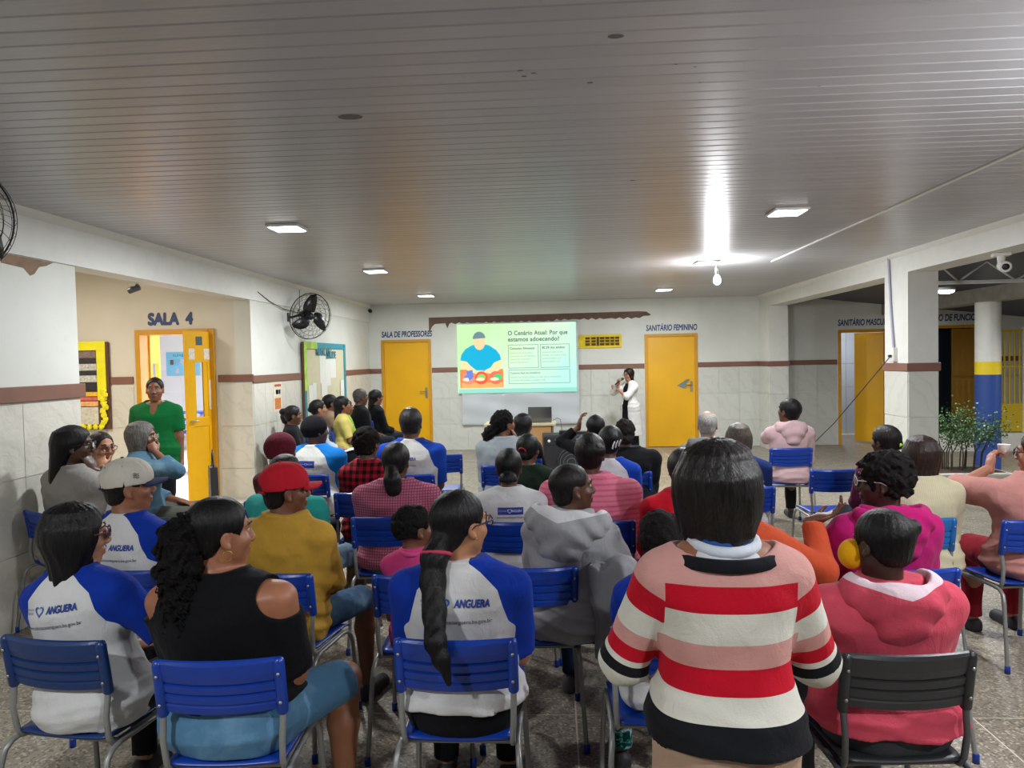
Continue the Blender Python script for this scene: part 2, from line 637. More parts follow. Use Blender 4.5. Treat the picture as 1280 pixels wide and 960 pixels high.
d1 = struct('door_1', frame_mb(-3.354, -2.40, DH, Y_B - 0.02, Y_B + 0.16), M_YELLOW_D)
leaf = ob('door_leaf', MB().bbox(-3.31, -2.445, Y_B + 0.005, Y_B + 0.045, 0.01, DH - 0.045, 0.004), M_YELLOW, d1)
lever(leaf, -2.50, Y_B + 0.005, 1.12)
d2 = struct('door_2', frame_mb(1.717, 2.694, DH, Y_B - 0.02, Y_B + 0.16), M_YELLOW_D)
leaf = ob('door_leaf', MB().bbox(1.762, 2.65, Y_B + 0.005, Y_B + 0.045, 0.01, DH - 0.045, 0.004), M_YELLOW, d2)
lever(leaf, 2.58, Y_B + 0.005, 1.15)
arrow = MB().poly([(2.31, 1.17), (2.50, 1.29), (2.56, 1.29), (2.47, 1.19), (2.49, 1.14), (2.44, 1.11)], 'y', Y_B - 0.001, Y_B + 0.005)
ob('worn_patch', arrow, mat('grey_primer', '#6d7f78', 0.7, var=0.2), leaf)
d3 = struct('door_3', frame_mb(5.312, 6.25, DH, Y_B - 0.02, Y_B + 0.16), M_YELLOW_D)
Mx = Matrix.Translation((6.20, Y_B + 0.14, 0)) @ Matrix.Rotation(radians(-38), 4, 'Z')
leaf = ob('door_leaf', MB().bbox(-0.52, 0, -0.02, 0.02, 0.02, DH - 0.05, 0.004, M=Mx), M_YELLOW, d3)
M_WC = mat('washroom_tile', '#b9bdc4', 0.3)
wc = MB().box(4.6, 6.6, 16.0, 16.1, 0, 2.9).box(4.6, 4.7, Y_B + .18, 16.1, 0, 2.9).box(6.6, 6.7, Y_B + .18, 16.1, 0, 2.9).box(4.6, 6.7, Y_B + .18, 16.1, 2.6, 2.7)
wcw = struct('wall_washroom', wc, M_WC)
for k in range(5):
    for j in range(5):
        ob('tile', MB().box(4.72 + 0.37 * k, 4.72 + 0.37 * k + 0.362, 15.99, 16.0, 0.5 * j, 0.5 * j + 0.493), M_WC, wcw)
area_light((5.6, 15.2, 2.55), 0.3, 14.0, (0.9, 0.95, 1.0))
d5 = struct('door_4', frame_mb(7.05, 7.85, DH + 0.04, Y_B - 0.02, Y_B + 0.16), M_YELLOW_D)
leaf = ob('door_leaf', MB().bbox(7.38, 7.80, Y_B + 0.01, Y_B + 0.05, 0.01, DH - 0.02, 0.004), mat('shut_door_paint', '#9a6f1c', 0.45, var=0.08), d5)
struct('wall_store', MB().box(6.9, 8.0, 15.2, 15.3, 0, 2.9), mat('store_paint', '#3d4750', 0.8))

# classroom door, swung open towards the hall
d6 = struct('door_5', frame_mb(D4[0], D4[1], 2.17, 8.47, 8.71, 0.05), M_YELLOW_D)



# two narrow leaves of the classroom door
def half_leaf(hx, hy, ang_deg, w, flip, deco):
    Mx = Matrix.Translation((hx, hy, 0.17)) @ Matrix.Rotation(radians(ang_deg), 4, 'Z')
    h = 1.97
    s = -1 if flip else 1
    def bx(a, b, y0, y1, z0, z1, bev=0.004):
        a, b = sorted((a * s, b * s))
        return MB().bbox(a, b, y0, y1, z0, z1, bev, M=Mx)
    lf = ob('door_leaf', bx(0, 0.085, -.018, .018, 0, h), M_YELLOW, d6)
    ob('stile', bx(w - 0.085, w, -.018, .018, 0, h), M_YELLOW, lf)
    for z0, z1 in ((0, .12), (.86, .97), (h - .36, h)):
        ob('rail', bx(0.08, w - 0.08, -.017, .017, z0, z1), M_YELLOW, lf)
    ob('panel', bx(0.08, w - .08, -.008, .008, .1, .9, .003), M_YELLOW, lf)
    if deco:
        ob('panel', bx(0.08, .15, -.010, .010, .96, 1.62, .003), M_YELLOW, lf)
        ob('panel', bx(w - .15, w - .08, -.010, .010, .96, 1.62, .003), M_YELLOW, lf)
        ob('glass_pane', bx(0.15, w - .15, -.002, .002, .97, 1.61, .001), glass_mat(), lf)
        ob('sticker', bx(w * .38, w * .62, -.0205, -.018, h - .16, h - .06, .0005), mat('sticker_dark', '#3c5560', .5), lf)
        ob('sticker', bx(w * .12, w * .34, -.0205, -.018, h - .33, h - .2, .0005), mat('sticker_pale', '#d9cfc0', .5, var=.3, vscale=60), lf)
        ob('sticker', bx(w * .68, w * .9, -.0205, -.018, h - .33, h - .2, .0005), mat('sticker_pale', '#d9cfc0', .5, var=.3, vscale=60), lf)
        ob('notice', bx(.015, .07, -.0205, -.018, 1.05, 1.4, .0005), mat('paper', '#d8d4cc', .7), lf)
        mb = MB()
        c = [(s * (w - .04), -.02, .93), (s * (w - .04), -.055, .93), (s * (w - .12), -.055, .93)]
        mb.tube([Mx @ Vector(p) for p in c], .009, 8)
        ob('handle', mb, M_STEEL, lf)
    return lf


_g = []
def glass_mat():
    if _g:
        return _g[0]
    t = NT('clear_glass')
    t.color((0.95, 0.97, 0.97))
    t.rough(0.05)
    t.b.inputs['Transmission Weight'].default_value = 1.0
    t.b.inputs['IOR'].default_value = 1.15
    _g.append(t.m)
    return t.m


half_leaf(D4[1] - 0.05, 8.52, 74, 0.42, True, True)
half_leaf(D4[0] + 0.05, 8.66, 104, 0.42, False, False)

# ------------------------------------------------------------------ ceiling lights
M_LAMP = mat('lamp_diffuser', (0.97, 0.99, 1.0), 0.5, emit=9.0)
lamp_names = ['square flush ceiling light, nearest on the side of the notice board', 'square flush ceiling light above the wall fan, middle of its row',
              'square flush ceiling light near the staff room door', 'square flush ceiling light, nearest on the side of the porch',
              'square flush ceiling light right beside the hanging bulb', 'square flush ceiling light in front of the yellow washroom door']
for (lx, ly), nm in zip(LAMP_SPOTS, lamp_names):
    t_ = thing('ceiling_light', nm, 'ceiling light', (lx, ly, CEIL), 0, 'flush ceiling lights')
    ob('housing', MB().bbox(-.13, .13, -.13, .13, -.022, 0, .006), M_WHITE, t_)
    ob('diffuser', MB().bbox(-.112, .112, -.112, .112, -.026, -.021, .002), M_LAMP, t_)
# hanging bulb
def hanging_bulb(x, y, z, label, power):
    t_ = thing('hanging_bulb', label, 'light bulb', (x, y, CEIL))
    d = z - CEIL
    ob('cord', MB().tube([(0, 0, 0), (0, 0, d + .13)], .004, 6), M_WHITE, t_)
    ob('socket', MB().lathe([(.0, d + .14), (.018, d + .14), (.02, d + .07), (.024, d + .06), (.0, d + .055)], 14), M_WHITE, t_)
    ob('glass_bulb', MB().lathe([(.014, d + .06), (.03, d + .035), (.042, d), (.038, d - .03), (.02, d - .05), (.0, d - .055)], 18), mat('lit_bulb', (0.95, 0.97, 1.0), .3, emit=60.0), t_)
    l = bpy.data.lights.new('bulb_glow', 'POINT')
    l.energy = power
    l.color = (0.95, 0.97, 1.0)
    l.shadow_soft_size = 0.05
    o = bpy.data.objects.new('bulb_glow', l)
    o.location = (x, y, z - .08)
    COL.objects.link(o)


hanging_bulb(1.88, 8.57, 2.6, 'bare bright bulb hanging on a short cord under the ceiling', 34)
hanging_bulb(2.62, 2.35, 2.62, 'bare bright bulb hanging near the porch beam', 85)
t_ = thing('porch_light', 'bright round lamp under the dark porch roof', 'porch light', (4.75, 9.2, 2.50))
ob('housing', MB().lathe([(0, .0), (.10, 0), (.11, -.03), (.10, -.04), (0, -.04)], 20), M_WHITE, t_)
ob('diffuser', MB().lathe([(.095, -.038), (.09, -.06), (.05, -.075), (0, -.08)], 20), M_LAMP, t_)

# small marks and the cable strip on the ceiling
mk = MB()
for x, y, r in ((-.885, 3.238, .06), (-.098, 2.857, .012), (-.06, 2.83, .012), (-.11, 2.80, .012), (.16, 2.953, .014), (.473, 2.806, .008), (.55, 2.84, .007), (.6, 3.0, .007), (.228, 2.542, .03), (1.1, 3.1, .007), (.3, 5.0, .01), (.5, 4.6, .02), (.9, 8.9, .015), (.6, 10.2, .015), (-1.8, 4.1, .008)):
    mk.lathe([(r * .6, CEIL - .0012), (0, CEIL - .0013)], 9, M=Matrix.Translation((x, y, 0)) @ Matrix.Diagonal((1.6, 1, 1, 1)))
o = ob('scuff_marks', mk, mat('scuff', '#6f6a64', .8), ceil_base)
o['kind'] = 'stuff'
tag(ob('cable_strip', MB().bbox(2.555, 2.58, 3.6, 8.8, CEIL - .014, CEIL, .003), M_WHITE), 'thin white cable strip running along the grooved ceiling', 'cable strip')

# ------------------------------------------------------------------ signs painted on walls
def sign(body, x, y, z, size, label, w=None, spacing=1.0, off=.012, shear=.12):
    me = text_mesh(body, size, 0, 0, shear, spacing, bold=off)
    o = ob('wall_lettering', me, M_BLUEPAINT, None, (x, y, z), (pi / 2, 0, 0))
    if w:
        bb = [v.co.x for v in me.vertices]
        k = w / (max(bb) - min(bb))
        for v in me.vertices:
            v.co.x *= k
    tag(o, label, 'lettering')
    return o


sign('SALA  4', -4.58, 8.505, 2.30, .19, 'dark blue painted words SALA 4 over the open classroom door', .56, off=.012, shear=0.05)
sign('SALA DE PROFESSORES', -2.86, Y_B - .003, 2.262, .155, 'dark blue painted words SALA DE PROFESSORES over a yellow door', .99, off=.005)
sign('SANITÁRIO FEMININO', 2.22, Y_B - .003, 2.27, .155, 'dark blue painted words SANITÁRIO FEMININO over a yellow door', .96, off=.005)
sign('SANITÁRIO MASCULINO', 5.83, Y_B - .003, 2.285, .16, 'dark blue painted words SANITÁRIO MASCULINO over the open washroom door', 1.06, off=.005)
sign('SANITÁRIO DE FUNCIONÁRIOS', 7.42, Y_B - .003, 2.335, .17, 'dark blue painted words SANITÁRIO DE FUNCIONÁRIOS behind the square column', 1.5, off=.006)

# ------------------------------------------------------------------ screen wall
zz = []
patch = [(-2.42, 2.575), (1.60, 2.60), (1.75, 2.59), (1.84, 2.53), (1.80, 2.51), (1.70, 2.51)]
xq = 1.62
while xq > -2.05:
    patch.append((xq, 2.475 + .018 * sin(xq * 37) - (0.02 if xq < 0 else 0)))
    xq -= .075
patch += [(-2.02, 2.45), (-2.06, 2.36), (-2.10, 2.46), (-2.30, 2.45), (-2.36, 2.40), (-2.42, 2.27)]
o = tag(ob('torn_paint_strip', MB().poly(patch, 'y', Y_B - .004, Y_B - .001), mat('old_brown_paint', '#6b5549', .8, var=.15)), 'ragged brown strip of bare plaster above the screen', 'wall patch')

def banner_mesh():
    nx, nz = 46, 46
    vs_, fs = [], []
    for j in range(nz + 1):
        for i in range(nx + 1):
            u, v = i / nx, j / nz
            x = -1.80 + 2.25 * u
            z = .47 + 1.98 * v
            w = .010 * sin(x * 5 + z * 7) + .007 * sin(x * 13 - z * 9 + 1) + .006 * sin(z * 19 + x * 3)
            w *= (1 - .4 * v)
            vs_.append((x, Y_B - .045 + w, z))
    n1 = nx + 1
    for j in range(nz):
        for i in range(nx):
            a = j * n1 + i
            fs.append((a, a + 1, a + n1 + 1, a + n1))
    k = len(vs_)
    vs2 = vs_ + [(x, y + .003, z) for x, y, z in vs_]
    fs2 = fs + [tuple(reversed([q + k for q in f])) for f in fs]
    for i in range(nx):
        fs2 += [(i, i + k, i + 1 + k, i + 1)]
        t0 = nz * n1 + i
        fs2 += [(t0, t0 + 1, t0 + 1 + k, t0 + k)]
    return MB().add(vs2, fs2, True)


tag(ob('screen_sheet', banner_mesh(), mat('white_vinyl', '#c3c8cc', .35)), 'creased white vinyl sheet hung on the back wall as a screen', 'screen')
# the projected slide: light shapes just in front of the sheet
def emi(name, hexa, k=1.0, grad=None):
    k = k * .60
    t = NT(name)
    t.color((0.02, 0.02, 0.02))
    t.rough(.9)
    t.b.inputs['Specular IOR Level'].default_value = 0.0
    t.b.inputs['Emission Strength'].default_value = k
    if grad:
        v = t.coord('Object')
        sx = t.n('ShaderNodeSeparateXYZ')
        t.l(v, sx.inputs[0])
        a = t.math('MULTIPLY_ADD', sx.outputs['X'], .30, .25)
        b_ = t.math('MULTIPLY_ADD', sx.outputs['Z'], -.30, .25)
        s_ = t.math('ADD', a, b_)
        f = t.noise(t.coord('Object', (3, 1, 1)), 2.0, 3)
        s_ = t.math('ADD', s_, t.math('MULTIPLY_ADD', f, .5, -.25))
        c = t.ramp(s_, [(0.15, srgb('#c6efb4')), (0.5, srgb('#daf6d2')), (0.9, srgb('#bcf3e6'))])
        t.l(c, t.b.inputs['Emission Color'])
    else:
        t.b.inputs['Emission Color'].default_value = (*srgb(hexa), 1)
    return t.m


SX0, SX1, SZ0, SZ1 = -1.872, 0.41, 1.10, 2.425
slide = thing('projected_slide', 'bright projected slide of a seated man in blue with text boxes', 'projection', ((SX0 + SX1) / 2, Y_B - .068, (SZ0 + SZ1) / 2))
SW, SH = SX1 - SX0, SZ1 - SZ0
def U(u, v):  # slide coordinates: u right, v down, both 0..1
    return ((u - .5) * SW, (.5 - v) * SH)


def slide_poly(name, pts, m, layer):
    p = [U(*q) for q in pts]
    p = [(a, b) for a, b in p]
    mb = MB().add([(a, -.0006 * layer, b) for a, b in p], [tuple(range(len(p)))])
    o = ob(name, mb, m, slide)
    bm = bmesh.new(); bm.from_mesh(o.data); bmesh.ops.recalc_face_normals(bm, faces=bm.faces)
    for f in bm.faces:
        if f.normal.y > 0:
            f.normal_flip()
    bm.to_mesh(o.data); bm.free()
    return o


def ell(cx, cy, rx, ry, n=28, a0=0, a1=360):
    return [(cx + rx * cos(radians(a0 + (a1 - a0) * i / n)), cy + ry * sin(radians(a0 + (a1 - a0) * i / n))) for i in range(n)]


slide_poly('background', [(0, 0), (1, 0), (1, 1), (0, 1)], emi('slide_bg', '', 1.0, True), 0)
slide_poly('footer_band', [(0.01, .94), (1, .94), (1, 1), (0.01, 1)], emi('slide_footer', '#9fead8', .9), 1)
E_OR = emi('slide_orange', '#f78a4a', 1.0)
slide_poly('table_picture', [(.02, .655), (.385, .655), (.385, .925), (.02, .925)], E_OR, 1)
slide_poly('table_edge', [(.03, .85), (.38, .85), (.38, .925), (.03, .925)], emi('slide_pale_orange', '#ffb56b', 1.0), 2)
E_SK = emi('slide_skin', '#f3e3a8', 1.0)
slide_poly('arm_picture', [(.03, .50), (.10, .52), (.19, .66), (.24, .70), (.20, .76), (.10, .68), (.03, .62)], E_SK, 3)
slide_poly('arm_picture', [(.37, .50), (.30, .53), (.24, .66), (.22, .70), (.30, .73), (.36, .66), (.38, .58)], E_SK, 3)
slide_poly('shirt_picture', [(.025, .52), (.035, .44), (.07, .36), (.12, .31), (.16, .29), (.22, .29), (.27, .31), (.33, .38), (.36, .45), (.37, .52), (.31, .56), (.28, .63), (.23, .67), (.16, .67), (.11, .60), (.08, .54)], emi('slide_cyan', '#08b4dc', 1.0), 4)
slide_poly('head_picture', ell(.190, .25, .050, .125), emi('slide_face', '#f1d7a4', 1.0), 5)
slide_poly('hair_picture', ell(.188, .215, .054, .105, 20, 180, 362), emi('slide_hair', '#6f8f94', 1.0), 6)
for k, (cx, col_) in enumerate(((.09, '#f58f73'), (.20, '#ee5f43'), (.32, '#f2745f'))):
    slide_poly('plate_picture', ell(cx, .78, .055, .095), emi('slide_plate%d' % k, col_), 5)
    slide_poly('food_picture', ell(cx + (.02 if k == 2 else 0), .77, .035, .045), emi('slide_food%d' % k, ('#6c8fe0', '#9fd36a', '#4fd27e')[k]), 6)
    slide_poly('plate_rim_picture', ell(cx - .01, .80, .038, .025), emi('slide_rim%d' % k, '#f6ecc0'), 7)
slide_poly('drink_picture', [(.07, .68), (.125, .66), (.135, .76), (.10, .83)], emi('slide_drink', '#6e88d8'), 8)
E_TX = emi('slide_text', '#6f8c86', .9)
E_TX2 = emi('slide_text_soft', '#8fb0a6', .9)
def slide_text(body, u, v, size, m, off=0.0, w=None):
    me = text_mesh(body, size, 0, 0, 0, 1.06, 'LEFT', bold=off)
    if w:
        bb = [q.co.x for q in me.vertices]
        k = w * SW / (max(bb) - min(bb))
        for q in me.vertices:
            q.co.x *= k
    x, z = U(u, v)
    return ob('slide_lettering', me, m, slide, (x, -.006, z), (pi / 2, 0, 0))


slide_text('O Cenário Atual: Por que', .43, .145, .115, E_TX, .004, .50)
slide_text('estamos adoecendo?', .43, .235, .115, E_TX, .004, .43)
def slide_frame(u0, v0, u1, v1):
    for a, b, c, d in ((u0, v0, u1, v0 + .008), (u0, v1 - .008, u1, v1), (u0, v0, u0 + .005, v1), (u1 - .005, v0, u1, v1)):
        slide_poly('box_outline', [(a, b), (c, b), (c, d), (a, d)], E_TX2, 2)


slide_frame(.43, .31, .685, .65)
slide_frame(.70, .31, .945, .65)
slide_frame(.43, .67, .945, .875)
slide_text('Consumo Alimentar', .445, .365, .06, E_TX, .002, .21)
slide_text('80,2% dos adultos', .715, .36, .06, E_TX, .002, .19)
for k, wd in enumerate((.19, .22, .17, .16)):
    slide_text('consumo de alimentos e', .445, .43 + .045 * k, .042, E_TX2, 0, wd)
    slide_text('estudos de saúde no país', .715, .425 + .045 * k, .042, E_TX2, 0, wd * .9)
slide_text('Consumo Real dos brasileiros', .445, .72, .052, E_TX, .001, .25)
slide_text('alimentos ricos em açúcar, gordura e sal estão cada vez mais presentes', .445, .78, .045, E_TX2, 0, .42)
slide_text('na mesa de todos e fazem mal', .445, .825, .045, E_TX2, 0, .29)

# ------------------------------------------------------------------ yellow vent blocks in the back wall
vent = struct('window_1', MB().bbox(.40, 1.275, Y_B - .02, Y_B + .0, 2.13, 2.175, .003).bbox(.40, 1.275, Y_B - .02, Y_B, 1.915, 1.96, .003).bbox(.40, .58, Y_B - .02, Y_B, 1.95, 2.14, .003).bbox(1.235, 1.275, Y_B - .02, Y_B, 1.95, 2.14, .003), mat('yellow_vent_paint', '#e0c40c', .5, var=.08))
M_VENT = mat('yellow_vent_block', '#c9a70c', .55, var=.1)
for cx in (.645, .775, .915, 1.0, 1.085, 1.17) if False else (.63, .745, .905, 1.01, 1.10, 1.19):
    bl = MB()
    w2 = .052
    for z0, z1 in ((1.955, 1.965), (2.012, 2.026), (2.07, 2.084), (2.126, 2.136)):
        bl.box(cx - w2, cx + w2, Y_B - .018, Y_B + .004, z0, z1)
    bl.box(cx - w2 - .004, cx - w2 + .01, Y_B - .019, Y_B + .004, 1.955, 2.135).box(cx + w2 - .01, cx + w2 + .004, Y_B - .019, Y_B + .004, 1.955, 2.135)
    ob('vent_block', bl, M_VENT, vent)
ob('vent_shade_sheet', MB().box(.58, 1.24, Y_B - .001, Y_B + .002, 1.95, 2.14), mat('vent_hole_shade', '#5a4406', .8), vent)  # flat dark sheet; shade inside the vent holes is put into its colour

# ------------------------------------------------------------------ table, laptop, speaker, mixer
t_ = thing('table', 'wooden table with pale top standing before the screen', 'table', (-.50, 11.55, 0))
M_WOOD = mat('light_wood', '#b98c58', .45, var=.12, vscale=4)
ob('table_top', MB().bbox(-.62, .50, -.28, .28, .70, .735, .006), mat('cream_table_top', '#cdbf9e', .4), t_)
ob('front_panel', MB().bbox(-.54, .44, -.24, -.22, .25, .70, .004), M_WOOD, t_)
for sx in (-.56, .44):
    for sy in (-.22, .22):
        ob('leg', MB().bbox(sx - .02, sx + .02, sy - .02, sy + .02, 0, .70, .004), M_STEEL, t_)
t_ = thing('laptop', 'open silver laptop with its lid towards the audience', 'laptop', (-.25, 11.48, .735))
ob('base', MB().bbox(-.18, .18, -.02, .22, 0, .016, .004), mat('silver_shell', '#8f9092', .3, .6), t_)
Mx = Matrix.Translation((0, -.02, .016)) @ Matrix.Rotation(radians(8), 4, 'X')
ob('screen_lid', MB().bbox(-.185, .185, -.004, .004, 0, .235, .003, M=Mx), mat('silver_lid', '#777a7d', .22, .75), t_)
ob('screen', MB().bbox(-.17, .17, .0042, .0048, .012, .225, .0002, M=Mx), mat('laptop_screen', '#a9c9d9', .4, emit=.8), t_)
tag(ob('cable', MB().tube([(-.05, 11.66, .75), (.02, 11.75, .78), (.07, 11.7, .76), (.09, 11.55, .6), (.10, 11.4, .2), (.3, 11.2, .01)], .005, 6), M_BLACK), 'black cable hanging off the table edge beside the laptop', 'cable')
t_ = thing('loudspeaker', 'large black floor loudspeaker cabinet in front of the table', 'loudspeaker', (.17, 10.45, 0), radians(4))
M_SPK = mat('speaker_vinyl', '#16181c', .5, bump=.2, bscale=200)
ob('cabinet', MB().bbox(-.36, .36, -.22, .22, .05, .66, .02), M_SPK, t_)
ob('control_panel', MB().bbox(-.33, .33, -.232, -.22, .53, .635, .004), mat('control_grey', '#24282e', .35), t_)
for k in range(7):
    ob('knob', MB().lathe([(.014, 0), (.012, .018), (0, .018)], 12, M=Matrix.Translation((-.20 + .075 * k, -.232, .60)) @ Matrix.Rotation(pi / 2, 4, 'X')), mat('knob_grey', '#59606a', .4), t_)
ob('badge', MB().lathe([(.02, 0), (.018, .004), (0, .004)], 14, M=Matrix.Translation((-.29, -.232, .585)) @ Matrix.Rotation(pi / 2, 4, 'X')), mat('badge_white', '#dfe3e8', .4), t_)
wf = ob('woofer', MB().lathe([(.20, 0), (.205, .012), (.185, .014), (.17, .004), (.12, -.03), (.06, -.045), (.05, -.03), (0, -.02)], 36, M=Matrix.Translation((.02, -.222, .28)) @ Matrix.Rotation(pi / 2, 4, 'X')), mat('cone_black', '#1d2025', .45), t_)
grille_bars = MB()
for k in range(3):
    rr = .06 + .05 * k
    grille_bars.tube([(.02 + rr * cos(a), -.235, .28 + rr * sin(a)) for a in np.linspace(0, 2 * pi, 33)[:-1]], .0025, 5, closed=True)
ob('grille', grille_bars, M_STEEL, t_)
ob('label_plate', MB().bbox(-.05, .09, -.226, -.22, .065, .085, .001), mat('badge_white', '#dfe3e8', .4), t_)
for sx in (-.28, .28):
    for sy in (-.16, .16):
        ob('wheel', MB().lathe([(0, -.015), (.025, -.015), (.025, .015), (0, .015)], 14, M=Matrix.Translation((sx, sy, .025)) @ Matrix.Rotation(pi / 2, 4, 'Y')), M_BLACK, t_)
t_ = thing('audio_mixer', 'small black mixer box lying on the loudspeaker', 'mixer', (.14, 10.40, .66))
ob('housing', MB().bbox(-.10, .10, -.08, .08, 0, .05, .008), M_BLACK, t_)
ob('control_panel', MB().bbox(-.085, .085, -.07, .07, .048, .056, .002), mat('control_grey', '#24282e', .35), t_)
t_ = thing('wireless_receiver', 'flat black receiver lying behind the mixer on the loudspeaker', 'receiver', (.39, 10.46, .66))
ob('housing', MB().bbox(-.11, .11, -.07, .07, 0, .03, .005), M_BLACK, t_)
ob('antenna', MB().tube([(.09, .05, .02), (.10, .06, .10)], .003, 6), M_BLACK, t_)

# ------------------------------------------------------------------ notice boards and posters
bd = thing('notice_board', 'tall notice board with teal crepe border and pinned papers', 'notice board', (X_L + .024, 11.2, 0))
ob('board_panel', MB().bbox(.002, .02, -1.0, 1.0, .80, 2.03, .003), mat('board_face', '#c9c3a4', .6, var=.04), bd)
M_TEAL = mat('teal_crepe', '#2c8a9b', .7, var=.2, vscale=20)
for a in ((-1.02, -.94, .78, 2.05), (.94, 1.02, .78, 2.05), (-.94, .94, 1.96, 2.05), (-.94, .94, .78, .86)):
    ob('border_strip', MB().bbox(.004, .034, *a, .006), M_TEAL, bd)
ob('frame_edge', MB().bbox(0, .03, 1.02, 1.045, .78, 2.05, .003), mat('board_wood', '#5c3a26', .5), bd)
ob('frame_edge', MB().bbox(0, .03, -1.045, -1.02, .78, 2.05, .003), mat('board_wood', '#5c3a26', .5), bd)
ob('lime_corner', MB().bbox(.03, .038, -1.02, -.45, 1.95, 2.055, .004), mat('lime_crepe', '#a9cf4a', .7, var=.15), bd)
ob('lime_corner', MB().bbox(.03, .038, -1.03, -.92, 1.35, 1.96, .004), mat('lime_crepe', '#a9cf4a', .7, var=.15), bd)
M_PAPER = mat('paper', '#dcdcd4', .7, var=.05, vscale=40)
for kp, (a, b, c, d) in enumerate(((-.32, -.02, 1.42, 1.86), (-.05, .20, 1.38, 1.80), (.16, .48, 1.50, 1.84), (-.28, .0, 1.22, 1.45), (-.85, -.65, 1.05, 1.42), (-.68, -.52, 1.08, 1.45), (.70, .90, 1.10, 1.45))):
    ob('paper_sheet', MB().bbox(.021 + .0012 * kp, .0235 + .0012 * kp, a, b, c, d, .0008), M_PAPER, bd)
M_TL = mat('teal_letters', '#2f7f95', .6)
for body, yy, zz_, sz in (('MURAL DA', -.15, 1.90, .14), ('SAÚDE', .25, 1.86, .16)):
    me = text_mesh(body, sz, .004, .002)
    ob('board_lettering', me, M_TL, bd, (.03, yy, zz_), (pi / 2, 0, pi / 2))
pst = thing('wall_poster', 'small pale poster with orange drawings on the tiles', 'poster', (X_L, 9.26, 1.32))
ob('sheet', MB().bbox(.009, .012, -.15, .15, -.19, .19, .0008), mat('cream_paper', '#d9cbb2', .7, var=.1, vscale=30), pst)
for k, (a, b, c, d, hx) in enumerate(((-.10, .10, -.16, -.02, '#c9773c'), (-.12, .10, .02, .10, '#d9d9cc'), (-.07, .02, .03, .09, '#3b302b'), (.03, .09, .03, .09, '#3b302b'), (-.10, .12, .13, .16, '#a9504a'))):
    ob('print_patch', MB().bbox(.0122, .0135, a, b, c, d, .0004), mat('print_%d' % k, hx, .7, var=.25, vscale=40), pst)

bd = thing('notice_board', 'tall board with yellow paper border and crumpled yellow flowers', 'notice board', (-5.50, 8.494, 0))
ob('board_panel', MB().bbox(-.45, .16, -.03, -.002, 1.0, 2.05, .004), mat('board_brown', '#5b3b2c', .6), bd)
M_YP = mat('yellow_paper', '#e8e01c', .6, var=.06)
ob('border_strip', MB().bbox(-.45, .13, -.04, -.03, 1.95, 2.06, .004), M_YP, bd)
ob('border_strip', MB().bbox(.02, .13, -.045, -.03, 1.35, 1.96, .004), M_YP, bd)
for k, (z0, z1, hx) in enumerate(((1.86, 1.94, '#7d6a66'), (1.80, 1.85, '#2d2f38'), (1.71, 1.79, '#b9b9b3'), (1.65, 1.70, '#2a2b31'), (1.57, 1.65, '#c0bfb8'), (1.47, 1.56, '#26272c'))):
    ob('print_patch', MB().bbox(-.44, .015, -.0405, -.030, z0, z1, .002), mat('collage_%d' % k, hx, .6, var=.35, vscale=45), bd)
for k, (z0, z1, hx) in enumerate(((1.40, 1.45, '#e0b23a'), (1.35, 1.39, '#c9655e'), (1.28, 1.34, '#e2a86b'), (1.06, 1.27, '#c9c4b4'))):
    ob('print_patch', MB().bbox(-.44, .02, -.0405, -.030, z0, z1, .002), mat('collage_b%d' % k, hx, .6, var=.2, vscale=30), bd)
def crumple(x, z, r, seed):
    R_ = random.Random(seed)
    bm = bmesh.new()
    bmesh.ops.create_icosphere(bm, subdivisions=2, radius=r)
    for v in bm.verts:
        v.co *= 1 + R_.uniform(-.35, .3)
        v.co.y *= .5
        v.co += Vector((x, -.055, z))
    bm.verts.index_update()
    mb = MB().add([v.co.copy() for v in bm.verts], [[v.index for v in f.verts] for f in bm.faces])
    bm.free()
    return mb


for k in range(9):
    ob('paper_flower', crumple(.10 + .02 * sin(k * 2.1), 1.46 - .048 * k, .036, k), M_YP, bd)
for k in range(5):
    ob('paper_flower', crumple(-.24 + .075 * k, 1.03 + .008 * (k % 2), .034, 40 + k), M_YP, bd)

